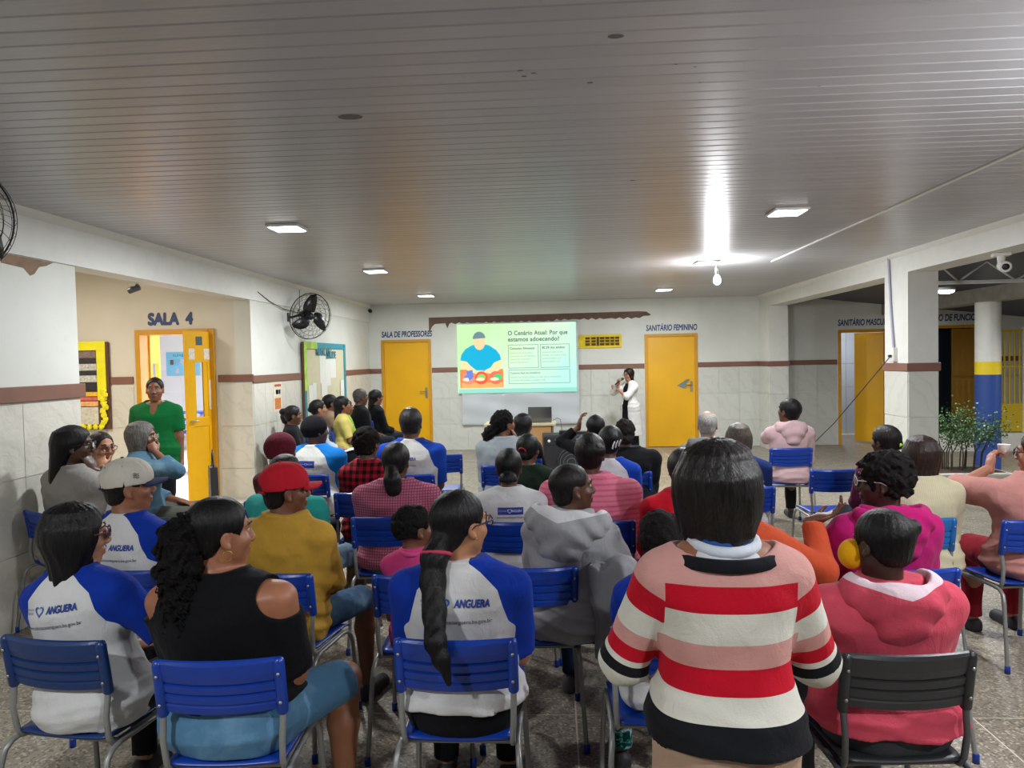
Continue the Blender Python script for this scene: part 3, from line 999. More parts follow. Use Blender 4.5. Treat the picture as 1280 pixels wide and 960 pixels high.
# ------------------------------------------------------------------ wall fans
def wall_fan(x, y, z, rz, label, ry=radians(12)):
    f = thing('wall_fan', label, 'fan', (x, y, z), 0, 'oscillating wall fans')
    M_B = mat('fan_black', '#0f1013', .35)
    Mx = Matrix.Rotation(rz, 4, 'Z') @ Matrix.Rotation(ry, 4, 'Y')     # fan axis = local +X
    c = Mx @ Vector((0.02, 0, 0))
    blades = MB()
    for k in range(3):
        A = Mx @ Matrix.Rotation(2 * pi * k / 3 + .3, 4, 'X')
        pts = []
        for i in range(9):
            t = i / 8
            r = .05 + .23 * t
            wdt = .075 * (sin(pi * min(1, t * .85 + .12)) ** .7) + .02
            for s_ in (-1, 1):
                pts.append(A @ Vector((.02 * s_ * (1 - t * .3) + .012, s_ * wdt + .10 * t * t, r)))
        top = [p + A @ Vector((.004, 0, 0)) - A @ Vector((0, 0, 0)) for p in pts]
        n = len(pts)
        fs = []
        for i in range(8):
            a = i * 2
            fs += [(a, a + 1, a + 3, a + 2), (n + a, n + a + 2, n + a + 3, n + a + 1), (a, a + 2, n + a + 2, n + a), (a + 1, n + a + 1, n + a + 3, a + 3)]
        fs += [(0, n, n + 1, 1), (n - 2, n - 1, 2 * n - 1, 2 * n - 2)]
        ob('blade', MB().add(pts + top, fs, True), M_B, f)
    ob('hub', MB().lathe([(0, -.06), (.045, -.055), (.05, .02), (.03, .05), (0, .055)], 20, M=Mx @ Matrix.Rotation(pi / 2, 4, 'Y')), M_B, f)
    ob('motor', MB().lathe([(0, -.20), (.05, -.19), (.065, -.12), (.06, -.07), (0, -.065)], 20, M=Mx @ Matrix.Rotation(pi / 2, 4, 'Y')), M_B, f)
    cg = MB()
    for (rr, xx, th) in ((.31, 0, .006), (.30, .045, .0022), (.25, .075, .002), (.19, .09, .002), (.12, .098, .002), (.28, -.05, .0022), (.22, -.075, .002), (.15, -.085, .002)):
        cg.tube([Mx @ Vector((xx, rr * cos(a), rr * sin(a))) for a in np.linspace(0, 2 * pi, 41)[:-1]], th, 5, closed=True)
    for k in range(24):
        a = 2 * pi * k / 24
        for sg in (1, -1):
            prof = ((.31, 0), (.30, .045), (.25, .075), (.19, .09), (.12, .098), (.05, .10)) if sg > 0 else ((.31, 0), (.28, -.05), (.22, -.075), (.15, -.085), (.06, -.085))
            cg.tube([Mx @ Vector((xx, rr * cos(a + .12 * j), rr * sin(a + .12 * j))) for j, (rr, xx) in enumerate(prof)], .0015, 4, caps=False)
    ob('cage', cg, M_B, f)
    back = Mx @ Vector((-.17, 0, 0))
    ob('wall_bracket', MB().tube([back, (X_L - x + .05, back.y * .5, back.z - .04), (X_L - x, back.y * .5, back.z - .04)], .016, 8).bbox(X_L - x, X_L - x + .02, back.y * .5 - .04, back.y * .5 + .04, back.z - .10, back.z + .02, .004), M_B, f)
    return f


wall_fan(-3.28, 9.70, 2.375, radians(-38), 'black caged wall fan above the teal bordered notice board')
wall_fan(-3.36, 3.985, 2.60, radians(-20), 'black caged wall fan at the near end of the tiled wall')
M_GREYC = mat('grey_conduit', '#8b8c90', .5)
tag(ob('conduit', MB().tube([(X_L + .015, 10.17, CEIL), (X_L + .015, 10.15, 2.38)], .012, 8), M_GREYC), 'grey conduit dropping from the ceiling to the wall fan', 'conduit')
tag(ob('cable', MB().tube([(X_L + .02, 8.7, 2.62), (X_L + .03, 9.05, 2.53), (X_L + .03, 9.5, 2.47), (X_L + .02, 10.1, 2.45)], .005, 6), M_BLACK), 'thin black cable drooping along the wall to the fan', 'cable')
tag(ob('conduit', MB().tube([(X_R - .015, 8.66, CEIL), (X_R - .015, 8.60, 2.2), (X_R - .018, 8.53, 1.78)], .014, 8), mat('lilac_conduit', '#a9a8bd', .5)), 'pale conduit running down the square column', 'conduit')
t_ = thing('wall_socket', 'small white socket box at the foot of the column conduit', 'socket', (X_R - .02, 8.53, 1.70))
ob('box', MB().bbox(-.025, .02, -.05, .05, -.08, .08, .006), M_WHITE, t_)
ob('plug', MB().bbox(-.055, -.025, -.02, .02, -.03, .0, .006), M_BLACK, t_)
tag(ob('cable', MB().tube([(3.79, 8.52, 1.68), (3.66, 8.82, 1.36), (3.48, 9.35, .86), (3.28, 10.1, .32), (3.15, 10.7, .01)], .006, 6), M_BLACK), 'black cable stretched from the column socket down to the floor', 'cable')
def dome_camera(x, y, z, label, side):
    t_ = thing('security_camera', label, 'security camera', (x, y, z), side)
    ob('mount', MB().bbox(-.07, .07, -.06, .06, -.03, 0, .008).lathe([(.035, -.03), (.03, -.09), (0, -.09)], 14), M_WHITE, t_)
    ob('camera_body', MB().lathe([(0, -.10), (.04, -.10), (.045, -.05), (.045, .05), (.05, .07), (.04, .075), (0, .07)], 18, M=Matrix.Translation((.02, 0, -.12)) @ Matrix.Rotation(radians(100), 4, 'X')), M_WHITE, t_)
    ob('lens', MB().lathe([(.03, 0), (.02, .012), (0, .015)], 14, M=Matrix.Translation((.02, -.075, -.132)) @ Matrix.Rotation(radians(100), 4, 'X')), M_BLACK, t_)
    return t_


dome_camera(4.02, 6.85, 2.60, 'white security camera under the porch side beam', radians(-20))
t_ = thing('security_camera', 'small black and white camera high on the hall beam', 'security camera', (-3.86, 6.55, 2.51))
ob('camera_body', MB().lathe([(0, -.05), (.03, -.05), (.032, .05), (0, .052)], 16, M=Matrix.Translation((0, 0, -.05)) @ Matrix.Rotation(radians(70), 4, 'Y')), mat('camera_grey', '#4a4a4c', .4), t_)
ob('mount', MB().bbox(-.03, .03, -.03, .03, -.03, 0, .005), M_WHITE, t_)
t_ = thing('security_camera', 'small round camera in the corner beside the staff room door', 'security camera', (X_L + .08, 13.90, 2.72))
ob('camera_body', MB().lathe([(0, -.04), (.035, -.03), (.035, .04), (0, .045)], 16, M=Matrix.Rotation(radians(80), 4, 'X')), M_BLACK, t_)
ob('mount', MB().bbox(-.08, -.02, -.03, .03, -.12, .05, .005), M_WHITE, t_)
# ------------------------------------------------------------------ porch: roof, trusses, pillar, gate, planter
rf = MB()
n_ = 60
for k in range(n_):
    yA = 1.5 + k * .215
    rf.box(4.17, 12.5, yA, yA + .17, 0, .01).box(4.17, 12.5, yA + .17, yA + .215, 0, .03)
Mx = Matrix.Rotation(0, 4, 'Z')
for i, (x, y, z) in enumerate(rf.v):
    rf.v[i] = (x, y, z + 2.84 - (x - 4.17) * .115)
roof = struct('roof', rf, mat('dark_sheet_roof', '#2c3346', .45, .3))
ob('roof_edge', MB().box(4.15, 4.20, 1.5, Y_B, 2.80, 2.92), M_WHITE, roof)
for yy in (8.62,):
    zt = 2.80
    tr = thing('roof_truss', 'white steel roof truss over the porch behind the square column', 'roof truss', (0, yy, 0))
    ob('bottom_chord', MB().bbox(4.2, 10.5, -.02, .02, 2.485, 2.525, .004), M_WHITE, tr)
    for k in range(5):
        xa = 4.28 + k * .62
        ob('web_bar', MB().tube([(xa, 0, 2.82 - (xa - 4.17) * .115), (xa + .31, 0, 2.515)], .013, 6).tube([(xa + .31, 0, 2.515), (xa + .62, 0, 2.82 - (xa + .62 - 4.17) * .115)], .013, 6), M_WHITE, tr)
struct('beam_porch', MB().box(6.10, 6.42, 3.0, Y_B, 2.42, 2.62), M_CONC)
pil = struct('pillar_round', MB().lathe([(.165, 1.56), (.165, 2.42)], 32, M=Matrix.Translation((6.27, 11, 0))), M_WHITE)
ob('yellow_band', MB().lathe([(.166, 1.374), (.166, 1.56)], 32, M=Matrix.Translation((6.27, 11, 0))), mat('band_yellow', '#e8cc10', .5), pil)
ob('blue_band', MB().lathe([(.166, 0), (.166, 1.374)], 32, M=Matrix.Translation((6.27, 11, 0))), mat('band_blue', '#24458c', .5), pil)
# gate
gt = thing('gate', 'yellow steel gate with upright bars and solid lower sheet', 'gate', (8.6, 13.0, 0))
M_GY = mat('gate_yellow', '#c9ac24', .45)
for k in range(22):
    xk = -1.0 + k * .083
    ob('bar', MB().bbox(xk - .012, xk + .012, -.012, .012, .80, 2.05, .003), M_GY, gt)
ob('top_rail', MB().bbox(-1.05, .85, -.02, .02, 2.03, 2.07, .004), M_GY, gt)
ob('middle_rail', MB().bbox(-1.05, .85, -.02, .02, 1.42, 1.45, .004), M_GY, gt)
ob('lower_sheet', MB().bbox(-1.05, .85, -.012, .012, .32, .80, .004), M_GY, gt)
ob('gate_post', MB().bbox(-.62, -.55, -.035, .035, .30, 2.1, .005), M_WHITE, gt)
struct('wall_yard', MB().box(6.45, 13.5, 12.9, 13.15, 0, .30), M_WHITE)
struct('wall_street', MB().box(6.0, 13.5, 17.5, 17.7, 0, 1.75), mat('street_wall', '#77736c', .8))
tl = MB()
for k in range(26):
    xk = 7.9 + k * .2
    for j in range(3):
        tl.lathe([(.10, -.22), (.085, .22)], 8, M=Matrix.Translation((xk, 16.1 + j * .4, 2.36 + j * .15)) @ Matrix.Rotation(radians(-70), 4, 'X'))
o = ob('roof_tiles', tl, mat('clay_tile', '#8d4f38', .7, var=.2))
tag(o, 'rows of red clay roof tiles beyond the gate', 'roof tiles')
o['kind'] = 'stuff'
struct('wall_house', MB().box(7.9, 13.4, 17.75, 17.95, 0, 2.75), mat('house_wall', '#3c3a38', .8))
# planter with shrub
pl = thing('planter', 'concrete planter with a leafy dark green shrub beside the column', 'plant', (5.05, 9.4, 0))
ob('pot', MB().bbox(-.42, .42, -.28, .28, 0, .20, .02).bbox(-.45, .45, -.31, .31, .17, .24, .015), mat('pot_concrete', '#bdb9ae', .7, var=.08), pl)
ob('soil', MB().box(-.38, .38, -.24, .24, .22, .245), mat('soil', '#3a2c20', .95, bump=.6), pl)
R_ = random.Random(3)
tips = []
for k in range(16):
    bx_, by_ = R_.uniform(-.22, .22), R_.uniform(-.12, .12)
    tx, ty, tz = bx_ * 1.3 + R_.uniform(-.14, .25), by_ * 1.6 + R_.uniform(-.1, .1), R_.uniform(.65, 1.0)
    pts = [(bx_, by_, .23), (bx_ * 1.05 + .01, by_, .45), ((bx_ + tx) / 2, (by_ + ty) / 2, .62), (tx, ty, tz)]
    ob('stem', MB().tube(pts, [.009, .008, .006, .003], 6), mat('bark', '#3d3122', .8), pl)
    tips.append((pts[2], pts[3]))
lv = MB()
for (a, b) in tips:
    for q in range(170):
        t = R_.uniform(-.1, 1.15)
        c = Vector(a).lerp(Vector(b), t) + Vector((R_.gauss(0, .085), R_.gauss(0, .07), R_.gauss(0, .06)))
        d1v = Vector((R_.uniform(-1, 1), R_.uniform(-1, 1), R_.uniform(-.5, 1))).normalized()
        d2v = d1v.cross(Vector((R_.uniform(-1, 1), R_.uniform(-1, 1), R_.uniform(-1, 1)))).normalized()
        L_, W_ = R_.uniform(.022, .036), R_.uniform(.009, .014)
        lv.add([c, c + d1v * L_ * .5 + d2v * W_, c + d1v * L_, c + d1v * L_ * .5 - d2v * W_], [(0, 1, 2, 3)])
o = ob('foliage', lv, mat('leaf_green', '#3d5c30', .4, var=.4, vscale=9), pl)
o['kind'] = 'stuff'

# ------------------------------------------------------------------ classroom furniture and chart
ch = thing('wall_chart', 'light blue chart with small pictures on the classroom wall', 'chart', (-8.45, 16.185, 1.79))
ob('sheet', MB().bbox(-.39, .39, -.004, 0, -.27, .27, .001), mat('chart_blue', '#7fc3e6', .6), ch)
for k, (cx, cz) in enumerate(((-.26, .04), (-.02, .05), (.2, .05), (-.14, -.16), (.1, -.15))):
    ob('picture_patch', MB().bbox(cx - .04, cx + .04, -.007, -.004, cz - .055, cz + .055, .001), mat('picture_%d' % (k % 2), ('#6c5a5a', '#c9c2d2')[k % 2], .7, var=.3, vscale=30), ch)
me = text_mesh('ALFABETO', .09, 0, .001)
ob('chart_lettering', me, M_TL, ch, (-.02, -.006, .19), (pi / 2, 0, 0))
M_BLUE_P = mat('blue_plastic', '#0a3593', .32)
def desk(x, y, rz, label):
    t_ = thing('school_desk', label, 'desk', (x, y, .15), rz, 'blue classroom desks')
    ob('desk_top', MB().bbox(-.32, .32, -.24, .24, .73, .755, .01), M_BLUE_P, t_)
    ob('book_tray', MB().bbox(-.26, .26, -.2, .16, .60, .63, .008), M_BLUE_P, t_)
    for s_ in (-1, 1):
        lg = ob('leg', MB().bbox(s_ * .26 - .025, s_ * .26 + .025, -.02, .02, .03, .73, .006), M_GREYC, t_)
        ob('foot', MB().bbox(s_ * .26 - .03, s_ * .26 + .03, -.26, .26, 0, .05, .012), M_BLUE_P, lg)
    return t_


desk(-5.32, 10.55, radians(20), 'blue topped school desk nearest inside the open classroom door')
desk(-6.72, 12.95, radians(5), 'blue topped school desk farther inside the classroom')
desk(-6.0, 12.9, radians(-4), 'blue topped school desk half hidden by the open door leaf')
# =================================================================== people: implicit surfaces meshed with surface nets
V3 = lambda *a: np.array(a, dtype=float)


def rotx(a):
    c, s = cos(a), sin(a)
    return np.array([[1, 0, 0], [0, c, -s], [0, s, c]])


def roty(a):
    c, s = cos(a), sin(a)
    return np.array([[c, 0, s], [0, 1, 0], [-s, 0, c]])


def rotz(a):
    c, s = cos(a), sin(a)
    return np.array([[c, -s, 0], [s, c, 0], [0, 0, 1]])


class Field:
    def __init__(self, lo, hi, h):
        self.h = h
        self.lo = np.array(lo, float)
        self.n = np.maximum(4, np.ceil((np.array(hi) - lo) / h).astype(int) + 1)
        self.D = np.full(self.n, 0.5, np.float32)
        self.ax = [self.lo[i] + h * np.arange(self.n[i]) for i in range(3)]

    def box(self, lo, hi, m):
        i0 = np.clip(np.floor((np.array(lo) - m - self.lo) / self.h).astype(int), 0, self.n)
        i1 = np.clip(np.ceil((np.array(hi) + m - self.lo) / self.h).astype(int) + 1, 0, self.n)
        if np.any(i1 <= i0):
            return None, None
        sl = tuple(slice(a, b) for a, b in zip(i0, i1))
        X = self.ax[0][sl[0]][:, None, None]
        Y = self.ax[1][sl[1]][None, :, None]
        Z = self.ax[2][sl[2]][None, None, :]
        return sl, (X, Y, Z)

    def put(self, sl, d, k, mode='u'):
        A = self.D[sl]
        if mode == 'u':
            if k > 0:
                h = np.maximum(k - np.abs(A - d), 0) / k
                self.D[sl] = np.minimum(A, d) - h * h * k * 0.25
            else:
                self.D[sl] = np.minimum(A, d)
        else:  # subtract
            nd = -d
            if k > 0:
                h = np.maximum(k - np.abs(A - nd), 0) / k
                self.D[sl] = np.maximum(A, nd) + h * h * k * 0.25
            else:
                self.D[sl] = np.maximum(A, nd)

    def prim(self, p, infl=0.0, k=None):
        kind = p[0]
        kk = p[-1] if k is None else k
        mode = 'u'
        if kind == 'cone':
            _, a, b, ra, rb, cut, _k = p
            ra, rb = ra + infl, rb + infl
            r = max(ra, rb)
            sl, P = self.box(np.minimum(a, b) - r, np.maximum(a, b) + r, kk + 2 * self.h)
            if sl is None:
                return
            ba = b - a
            L2 = max(ba @ ba, 1e-9)
            q = [P[i] - a[i] for i in range(3)]
            t = np.clip((q[0] * ba[0] + q[1] * ba[1] + q[2] * ba[2]) / L2, 0, 1)
            d = np.sqrt((q[0] - t * ba[0]) ** 2 + (q[1] - t * ba[1]) ** 2 + (q[2] - t * ba[2]) ** 2) - (ra + (rb - ra) * t)
            if cut:  # flat end at b
                L = sqrt(L2)
                e = (q[0] * ba[0] + q[1] * ba[1] + q[2] * ba[2]) / L - L
                d = np.maximum(d, e)
        elif kind in ('ell', 'sub'):
            _, c, r, R, _k = p
            r = np.array(r) + infl
            rm = float(np.max(r))
            sl, P = self.box(c - rm, c + rm, kk + 2 * self.h)
            if sl is None:
                return
            q = [P[i] - c[i] for i in range(3)]
            if R is not None:
                q = [q[0] * R[0, j] + q[1] * R[1, j] + q[2] * R[2, j] for j in range(3)]
            k0 = np.sqrt((q[0] / r[0]) ** 2 + (q[1] / r[1]) ** 2 + (q[2] / r[2]) ** 2)
            k1 = np.sqrt((q[0] / r[0] ** 2) ** 2 + (q[1] / r[1] ** 2) ** 2 + (q[2] / r[2] ** 2) ** 2) + 1e-9
            d = k0 * (k0 - 1) / k1
            if kind == 'sub':
                mode = 's'
        elif kind == 'loft':
            # sections (z, hw, hd, yoff) in a frame R, origin o
            _, o, R, sec, _k = p
            sec = np.array(sec)
            zmax, zmin = sec[-1, 0], sec[0, 0]
            W = sec[:, 1].max() + infl
            Dp = (sec[:, 2] + np.abs(sec[:, 3])).max() + infl
            cs = [R @ np.array([x, y, z]) + o for x in (-W, W) for y in (-Dp, Dp) for z in (zmin - infl, zmax + infl)]
            sl, P = self.box(np.min(cs, 0), np.max(cs, 0), kk + 2 * self.h)
            if sl is None:
                return
            q = [P[i] - o[i] for i in range(3)]
            q = [q[0] * R[0, j] + q[1] * R[1, j] + q[2] * R[2, j] for j in range(3)]
            z = q[2]
            zz_ = np.clip(z, zmin, zmax)
            hw = np.interp(zz_, sec[:, 0], sec[:, 1]) + infl
            hd = np.interp(zz_, sec[:, 0], sec[:, 2]) + infl
            yo = np.interp(zz_, sec[:, 0], sec[:, 3])
            e = 2.35
            rr = ((np.abs(q[0]) / hw) ** e + (np.abs(q[1] - yo) / hd) ** e) ** (1 / e)
            d = (rr - 1) * np.minimum(hw, hd)
            d = np.maximum(d, np.maximum(z - zmax - infl, zmin - infl - z))
        self.put(sl, d.astype(np.float32), kk, mode)

    def all_pts(self):
        return self.ax[0][:, None, None], self.ax[1][None, :, None], self.ax[2][None, None, :]

    def cut_plane(self, o, n):
        """keep the side where (p-o).n < 0"""
        X, Y, Z = self.all_pts()
        self.D = np.maximum(self.D, ((X - o[0]) * n[0] + (Y - o[1]) * n[1] + (Z - o[2]) * n[2]).astype(np.float32))

    def warp(self, fn, band=0.05):
        """add a displacement near the surface"""
        m = np.abs(self.D) < band
        idx = np.nonzero(m)
        if len(idx[0]) == 0:
            return
        p = np.stack([self.ax[i][idx[i]] for i in range(3)], 1)
        self.D[idx] += fn(p).astype(np.float32)

    def mesh(self):
        D = self.D
        D[0] = D[-1] = 0.1
        D[:, 0] = D[:, -1] = 0.1
        D[:, :, 0] = D[:, :, -1] = 0.1
        ins = D < 0
        c = np.zeros(tuple(np.array(D.shape) - 1), np.uint8)
        for dx in (0, 1):
            for dy in (0, 1):
                for dz in (0, 1):
                    c += ins[dx:D.shape[0] - 1 + dx, dy:D.shape[1] - 1 + dy, dz:D.shape[2] - 1 + dz]
        act = (c > 0) & (c < 8)
        I = np.argwhere(act)
        if len(I) == 0:
            return np.zeros((0, 3)), np.zeros((0, 4), int)
        vid = np.full(act.shape, -1, np.int32)
        vid[act] = np.arange(len(I))
        acc = np.zeros((len(I), 3))
        cnt = np.zeros(len(I))
        for axis in range(3):
            for u in (0, 1):
                for w in (0, 1):
                    o0 = [0, 0, 0]
                    oth = [a for a in range(3) if a != axis]
                    o0[oth[0]] = u
                    o0[oth[1]] = w
                    o1 = list(o0)
                    o1[axis] = 1
                    d0 = D[I[:, 0] + o0[0], I[:, 1] + o0[1], I[:, 2] + o0[2]]
                    d1 = D[I[:, 0] + o1[0], I[:, 1] + o1[1], I[:, 2] + o1[2]]
                    m = (d0 < 0) != (d1 < 0)
                    t = np.where(m, d0 / np.where(m, d0 - d1, 1), 0)
                    pt = np.array(o0, float)[None, :] + np.zeros((len(I), 3))
                    pt[:, axis] += t
                    acc += pt * m[:, None]
                    cnt += m
        verts = (I + acc / cnt[:, None]) * self.h + self.lo
        quads = []
        for axis in range(3):
            oth = [(axis + 1) % 3, (axis + 2) % 3]
            a = [slice(None)] * 3
            b = [slice(None)] * 3
            a[axis] = slice(0, -1)
            b[axis] = slice(1, None)
            s0, s1 = ins[tuple(a)], ins[tuple(b)]
            E_ = np.argwhere(s0 != s1)
            E_ = E_[(E_[:, oth[0]] > 0) & (E_[:, oth[1]] > 0)]
            flip = s0[E_[:, 0], E_[:, 1], E_[:, 2]]
            def g(du, dv):
                q = E_.copy()
                q[:, oth[0]] -= du
                q[:, oth[1]] -= dv
                return vid[q[:, 0], q[:, 1], q[:, 2]]
            qd = np.stack([g(1, 1), g(0, 1), g(0, 0), g(1, 0)], 1)
            qd[~flip] = qd[~flip][:, ::-1]
            quads.append(qd)
        quads = np.concatenate(quads)
        quads = quads[(quads >= 0).all(1)]
        return verts, quads


def np_mesh(name, verts, quads, attrs=None):
    me = bpy.data.meshes.new(name)
    me.vertices.add(len(verts))
    me.vertices.foreach_set('co', verts.astype(np.float32).ravel())
    me.loops.add(len(quads) * 4)
    me.loops.foreach_set('vertex_index', quads.astype(np.int32).ravel())
    me.polygons.add(len(quads))
    me.polygons.foreach_set('loop_start', np.arange(0, len(quads) * 4, 4, dtype=np.int32))
    me.polygons.foreach_set('use_smooth', np.ones(len(quads), bool))
    me.update(calc_edges=True)
    for k, v in (attrs or {}).items():
        at = me.attributes.new(k, 'FLOAT', 'POINT')
        at.data.foreach_set('value', np.asarray(v, np.float32))
    return me


def run_prims(prims, h, infl=0.0, k=None, pad=0.03, lo=None, hi=None):
    """field around a list of primitives"""
    los, his = [], []
    for p in prims:
        if p[0] == 'cone':
            r = max(p[3], p[4])
            los += [np.minimum(p[1], p[2]) - r]
            his += [np.maximum(p[1], p[2]) + r]
        elif p[0] == 'ell':
            r = max(p[2])
            los += [p[1] - r]
            his += [p[1] + r]
        elif p[0] == 'loft':
            s = np.array(p[3])
            W = s[:, 1].max()
            Dp = (s[:, 2] + np.abs(s[:, 3])).max()
            cs = [p[2] @ np.array([x, y, z]) + p[1] for x in (-W, W) for y in (-Dp, Dp) for z in (s[0, 0], s[-1, 0])]
            los += [np.min(cs, 0)]
            his += [np.max(cs, 0)]
    lo_ = np.min(los, 0) - pad - infl
    hi_ = np.max(his, 0) + pad + infl
    f = Field(lo_, hi_, h)
    for p in prims:
        f.prim(p, infl if p[0] != 'sub' else 0.0, k)
    return f


def vnoise(p, s, seed=0.0):
    """cheap smooth pseudo noise, about -1..1"""
    x, y, z = p[:, 0] * s + seed, p[:, 1] * s - seed * 1.7, p[:, 2] * s + seed * .6
    return (np.sin(x + 1.7 * np.sin(y * .8 + .3)) * np.sin(y + 1.3 * np.sin(z * .9)) + np.sin(z * 1.1 + 1.9 * np.sin(x * .7 + 2)) * .7) / 1.4


# ------------------------------------------------------------------ cloth, skin and hair materials
def skin_mat(tone):
    key = ('skin', tone)
    if key in MATS:
        return MATS[key]
    t = NT('skin')
    c = srgb(tone)
    v = t.coord()
    base = t.ramp(t.noise(v, 14, 3), [(0.3, tuple(x * .9 for x in c)), (0.7, tuple(min(1, x * 1.06) for x in c))])
    at = t.n('ShaderNodeAttribute', attribute_name='lip')
    lip = t.mix(0.5, c, (c[0] * .55, c[1] * .28, c[2] * .30))
    t.color(t.mix(at.outputs['Fac'], base, (c[0] * .75, c[1] * .42, c[2] * .42)))
    t.rough(.48)
    t.b.inputs['Subsurface Weight'].default_value = 0.08
    t.b.inputs['Subsurface Radius'].default_value = (.02, .008, .004)
    t.bump(t.noise(v, 160, 3), .08, .001)
    MATS[key] = t.m
    return t.m


def hair_mat(color, gloss=.42):
    key = ('hair', color, gloss)
    if key in MATS:
        return MATS[key]
    t = NT('hair')
    c = srgb(color)
    f = t.noise(t.coord('Object', (9, 9, 1.1)), 22, 3, .6, .4)
    t.color(t.ramp(f, [(0.35, tuple(x * .55 for x in c)), (0.5, c), (0.68, tuple(min(1, x * 1.5 + .002) for x in c))]))
    t.rough(gloss)
    t.b.inputs['Specular IOR Level'].default_value = .22
    t.bump(f, .55, .006)
    MATS[key] = t.m
    return t.m


def curl_mat(color):
    key = ('curl', color)
    if key in MATS:
        return MATS[key]
    t = NT('curly_hair')
    c = srgb(color)
    f = t.noise(t.coord(), 120, 4, .6, .6)
    t.color(t.ramp(f, [(0.35, tuple(x * .5 for x in c)), (0.65, tuple(min(1, x * 1.5 + .003) for x in c))]))
    t.rough(.8)
    t.b.inputs['Specular IOR Level'].default_value = .12
    t.bump(f, .9, .008)
    MATS[key] = t.m
    return t.m


def cloth(color, kind='plain', c2=None, key2=None):
    """kind: plain, knit, plaid, grid, stripes, denim, raglan (c2 where attribute zone > 0), sweater"""
    key = ('cloth', color, kind, c2)
    if key in MATS:
        return MATS[key]
    t = NT('cloth_' + kind)
    v = t.coord()
    c = srgb(color)
    var = t.noise(v, 5, 3)
    col_ = t.ramp(var, [(0.25, tuple(x * .9 for x in c)), (0.75, tuple(min(1, x * 1.05) for x in c))])
    sx = t.n('ShaderNodeSeparateXYZ')
    t.l(v, sx.inputs[0])
    X, Y, Z = sx.outputs['X'], sx.outputs['Y'], sx.outputs['Z']
    def band(co, period, duty, ph=0.0):
        m = t.math('FRACT', t.math('MULTIPLY_ADD', co, 1 / period, ph + 20))
        return t.math('LESS_THAN', m, duty)
    bstr, bs = .34, 260
    if kind == 'raglan':
        at = t.n('ShaderNodeAttribute', attribute_name='zone')
        col_ = t.mix(t.math('GREATER_THAN', at.outputs['Fac'], 0.0), col_, srgb(c2))
    elif kind == 'plaid':
        b1, b2 = band(X, .052, .5), band(Z, .052, .5)
        s_ = t.math('ADD', b1, b2)
        col_ = t.ramp(t.math('MULTIPLY', s_, .5), [(0, c), (.4, tuple(x * .42 for x in c)), (.9, srgb(c2))], 'CONSTANT')
    elif kind == 'grid':
        b1, b2 = band(X, .016, .3), band(Z, .016, .3)
        col_ = t.mix(t.math('MAXIMUM', b1, b2), col_, srgb(c2))
    elif kind == 'stripes':
        col_ = t.mix(band(Z, .03, .35), col_, srgb(c2))
    elif kind == 'knit':
        w1 = t.n('ShaderNodeTexWave', wave_type='BANDS', bands_direction='X')
        w1.inputs['Scale'].default_value = 28
        w1.inputs['Distortion'].default_value = .8
        t.l(v, w1.inputs['Vector'])
        col_ = t.mix(t.math('MULTIPLY', w1.outputs['Fac'], .25), col_, tuple(x * .6 for x in c))
    elif kind == 'denim':
        f = t.noise(v, 9, 5)
        col_ = t.mix(t.ramp(f, [(.5, (0, 0, 0)), (.75, (.55,) * 3)]), col_, srgb(c2 or '#a9c0cc'))
    elif kind == 'leafprint':
        f = t.noise(v, 26, 2, .5, 1.5)
        col_ = t.ramp(f, [(.3, srgb('#0d3a3a')), (.48, srgb('#1f6a5a')), (.56, srgb('#5fa7b0')), (.62, srgb('#c6d8dc')), (.68, srgb('#123c5a'))], 'CONSTANT')
    elif kind == 'sweater':
        zt = t.n('ShaderNodeAttribute', attribute_name='zt').outputs['Fac']
        ua = t.n('ShaderNodeAttribute', attribute_name='ua').outputs['Fac']
        zo = t.n('ShaderNodeAttribute', attribute_name='zone').outputs['Fac']
        RED, CRM, PNK, BLK, BEI = srgb('#b20d24'), srgb('#c9c6bb'), srgb('#c08d86'), srgb('#15161a'), srgb('#b99a86')
        tor = t.ramp(zt, SWEATER_BODY(RED, CRM, PNK, BLK, BEI), 'CONSTANT')
        slv = t.ramp(ua, SWEATER_ARM(RED, CRM, PNK, BLK, BEI), 'CONSTANT')
        col_ = t.mix(t.math('GREATER_THAN', zo, 0.0), tor, slv)
        bs = 330
        bstr = .35
    t.color(col_)
    t.rough(.85)
    t.b.inputs['Sheen Weight'].default_value = .04
    t.b.inputs['Specular IOR Level'].default_value = .12
    h1 = t.noise(v, bs, 2)
    h2 = t.noise(t.coord('Object', (1, 1, .7)), 16, 3, .5, .8)
    t.bump(t.math('ADD', t.math('MULTIPLY', h1, .25), t.math('MULTIPLY', h2, 1.6)), bstr, .012)
    MATS[key] = t.m
    return t.m


def SWEATER_BODY(RED, CRM, PNK, BLK, BEI):
    # zt is height above the hem, 0..1 over the torso
    return [(0.0, BLK), (0.153, CRM), (0.282, RED), (0.415, PNK), (0.547, CRM), (0.718, RED), (0.85, PNK)]


def SWEATER_ARM(RED, CRM, PNK, BLK, BEI):
    return [(0.0, PNK), (.02, RED), (.15, CRM), (.28, PNK), (.36, RED), (.44, CRM), (.47, BLK), (.53, CRM), (.57, RED), (.64, PNK)]


# ------------------------------------------------------------------ skeleton
def ik(S, T, l1, l2, hint):
    d = T - S
    L = np.linalg.norm(d)
    L = min(L, (l1 + l2) * .999)
    u = (T - S) / max(np.linalg.norm(T - S), 1e-6)
    T2 = S + u * L
    a = (l1 * l1 - l2 * l2 + L * L) / (2 * L)
    hgt = sqrt(max(l1 * l1 - a * a, 0))
    hn = hint - u * (hint @ u)
    hn = hn / max(np.linalg.norm(hn), 1e-6)
    return S + u * a + hn * hgt, T2


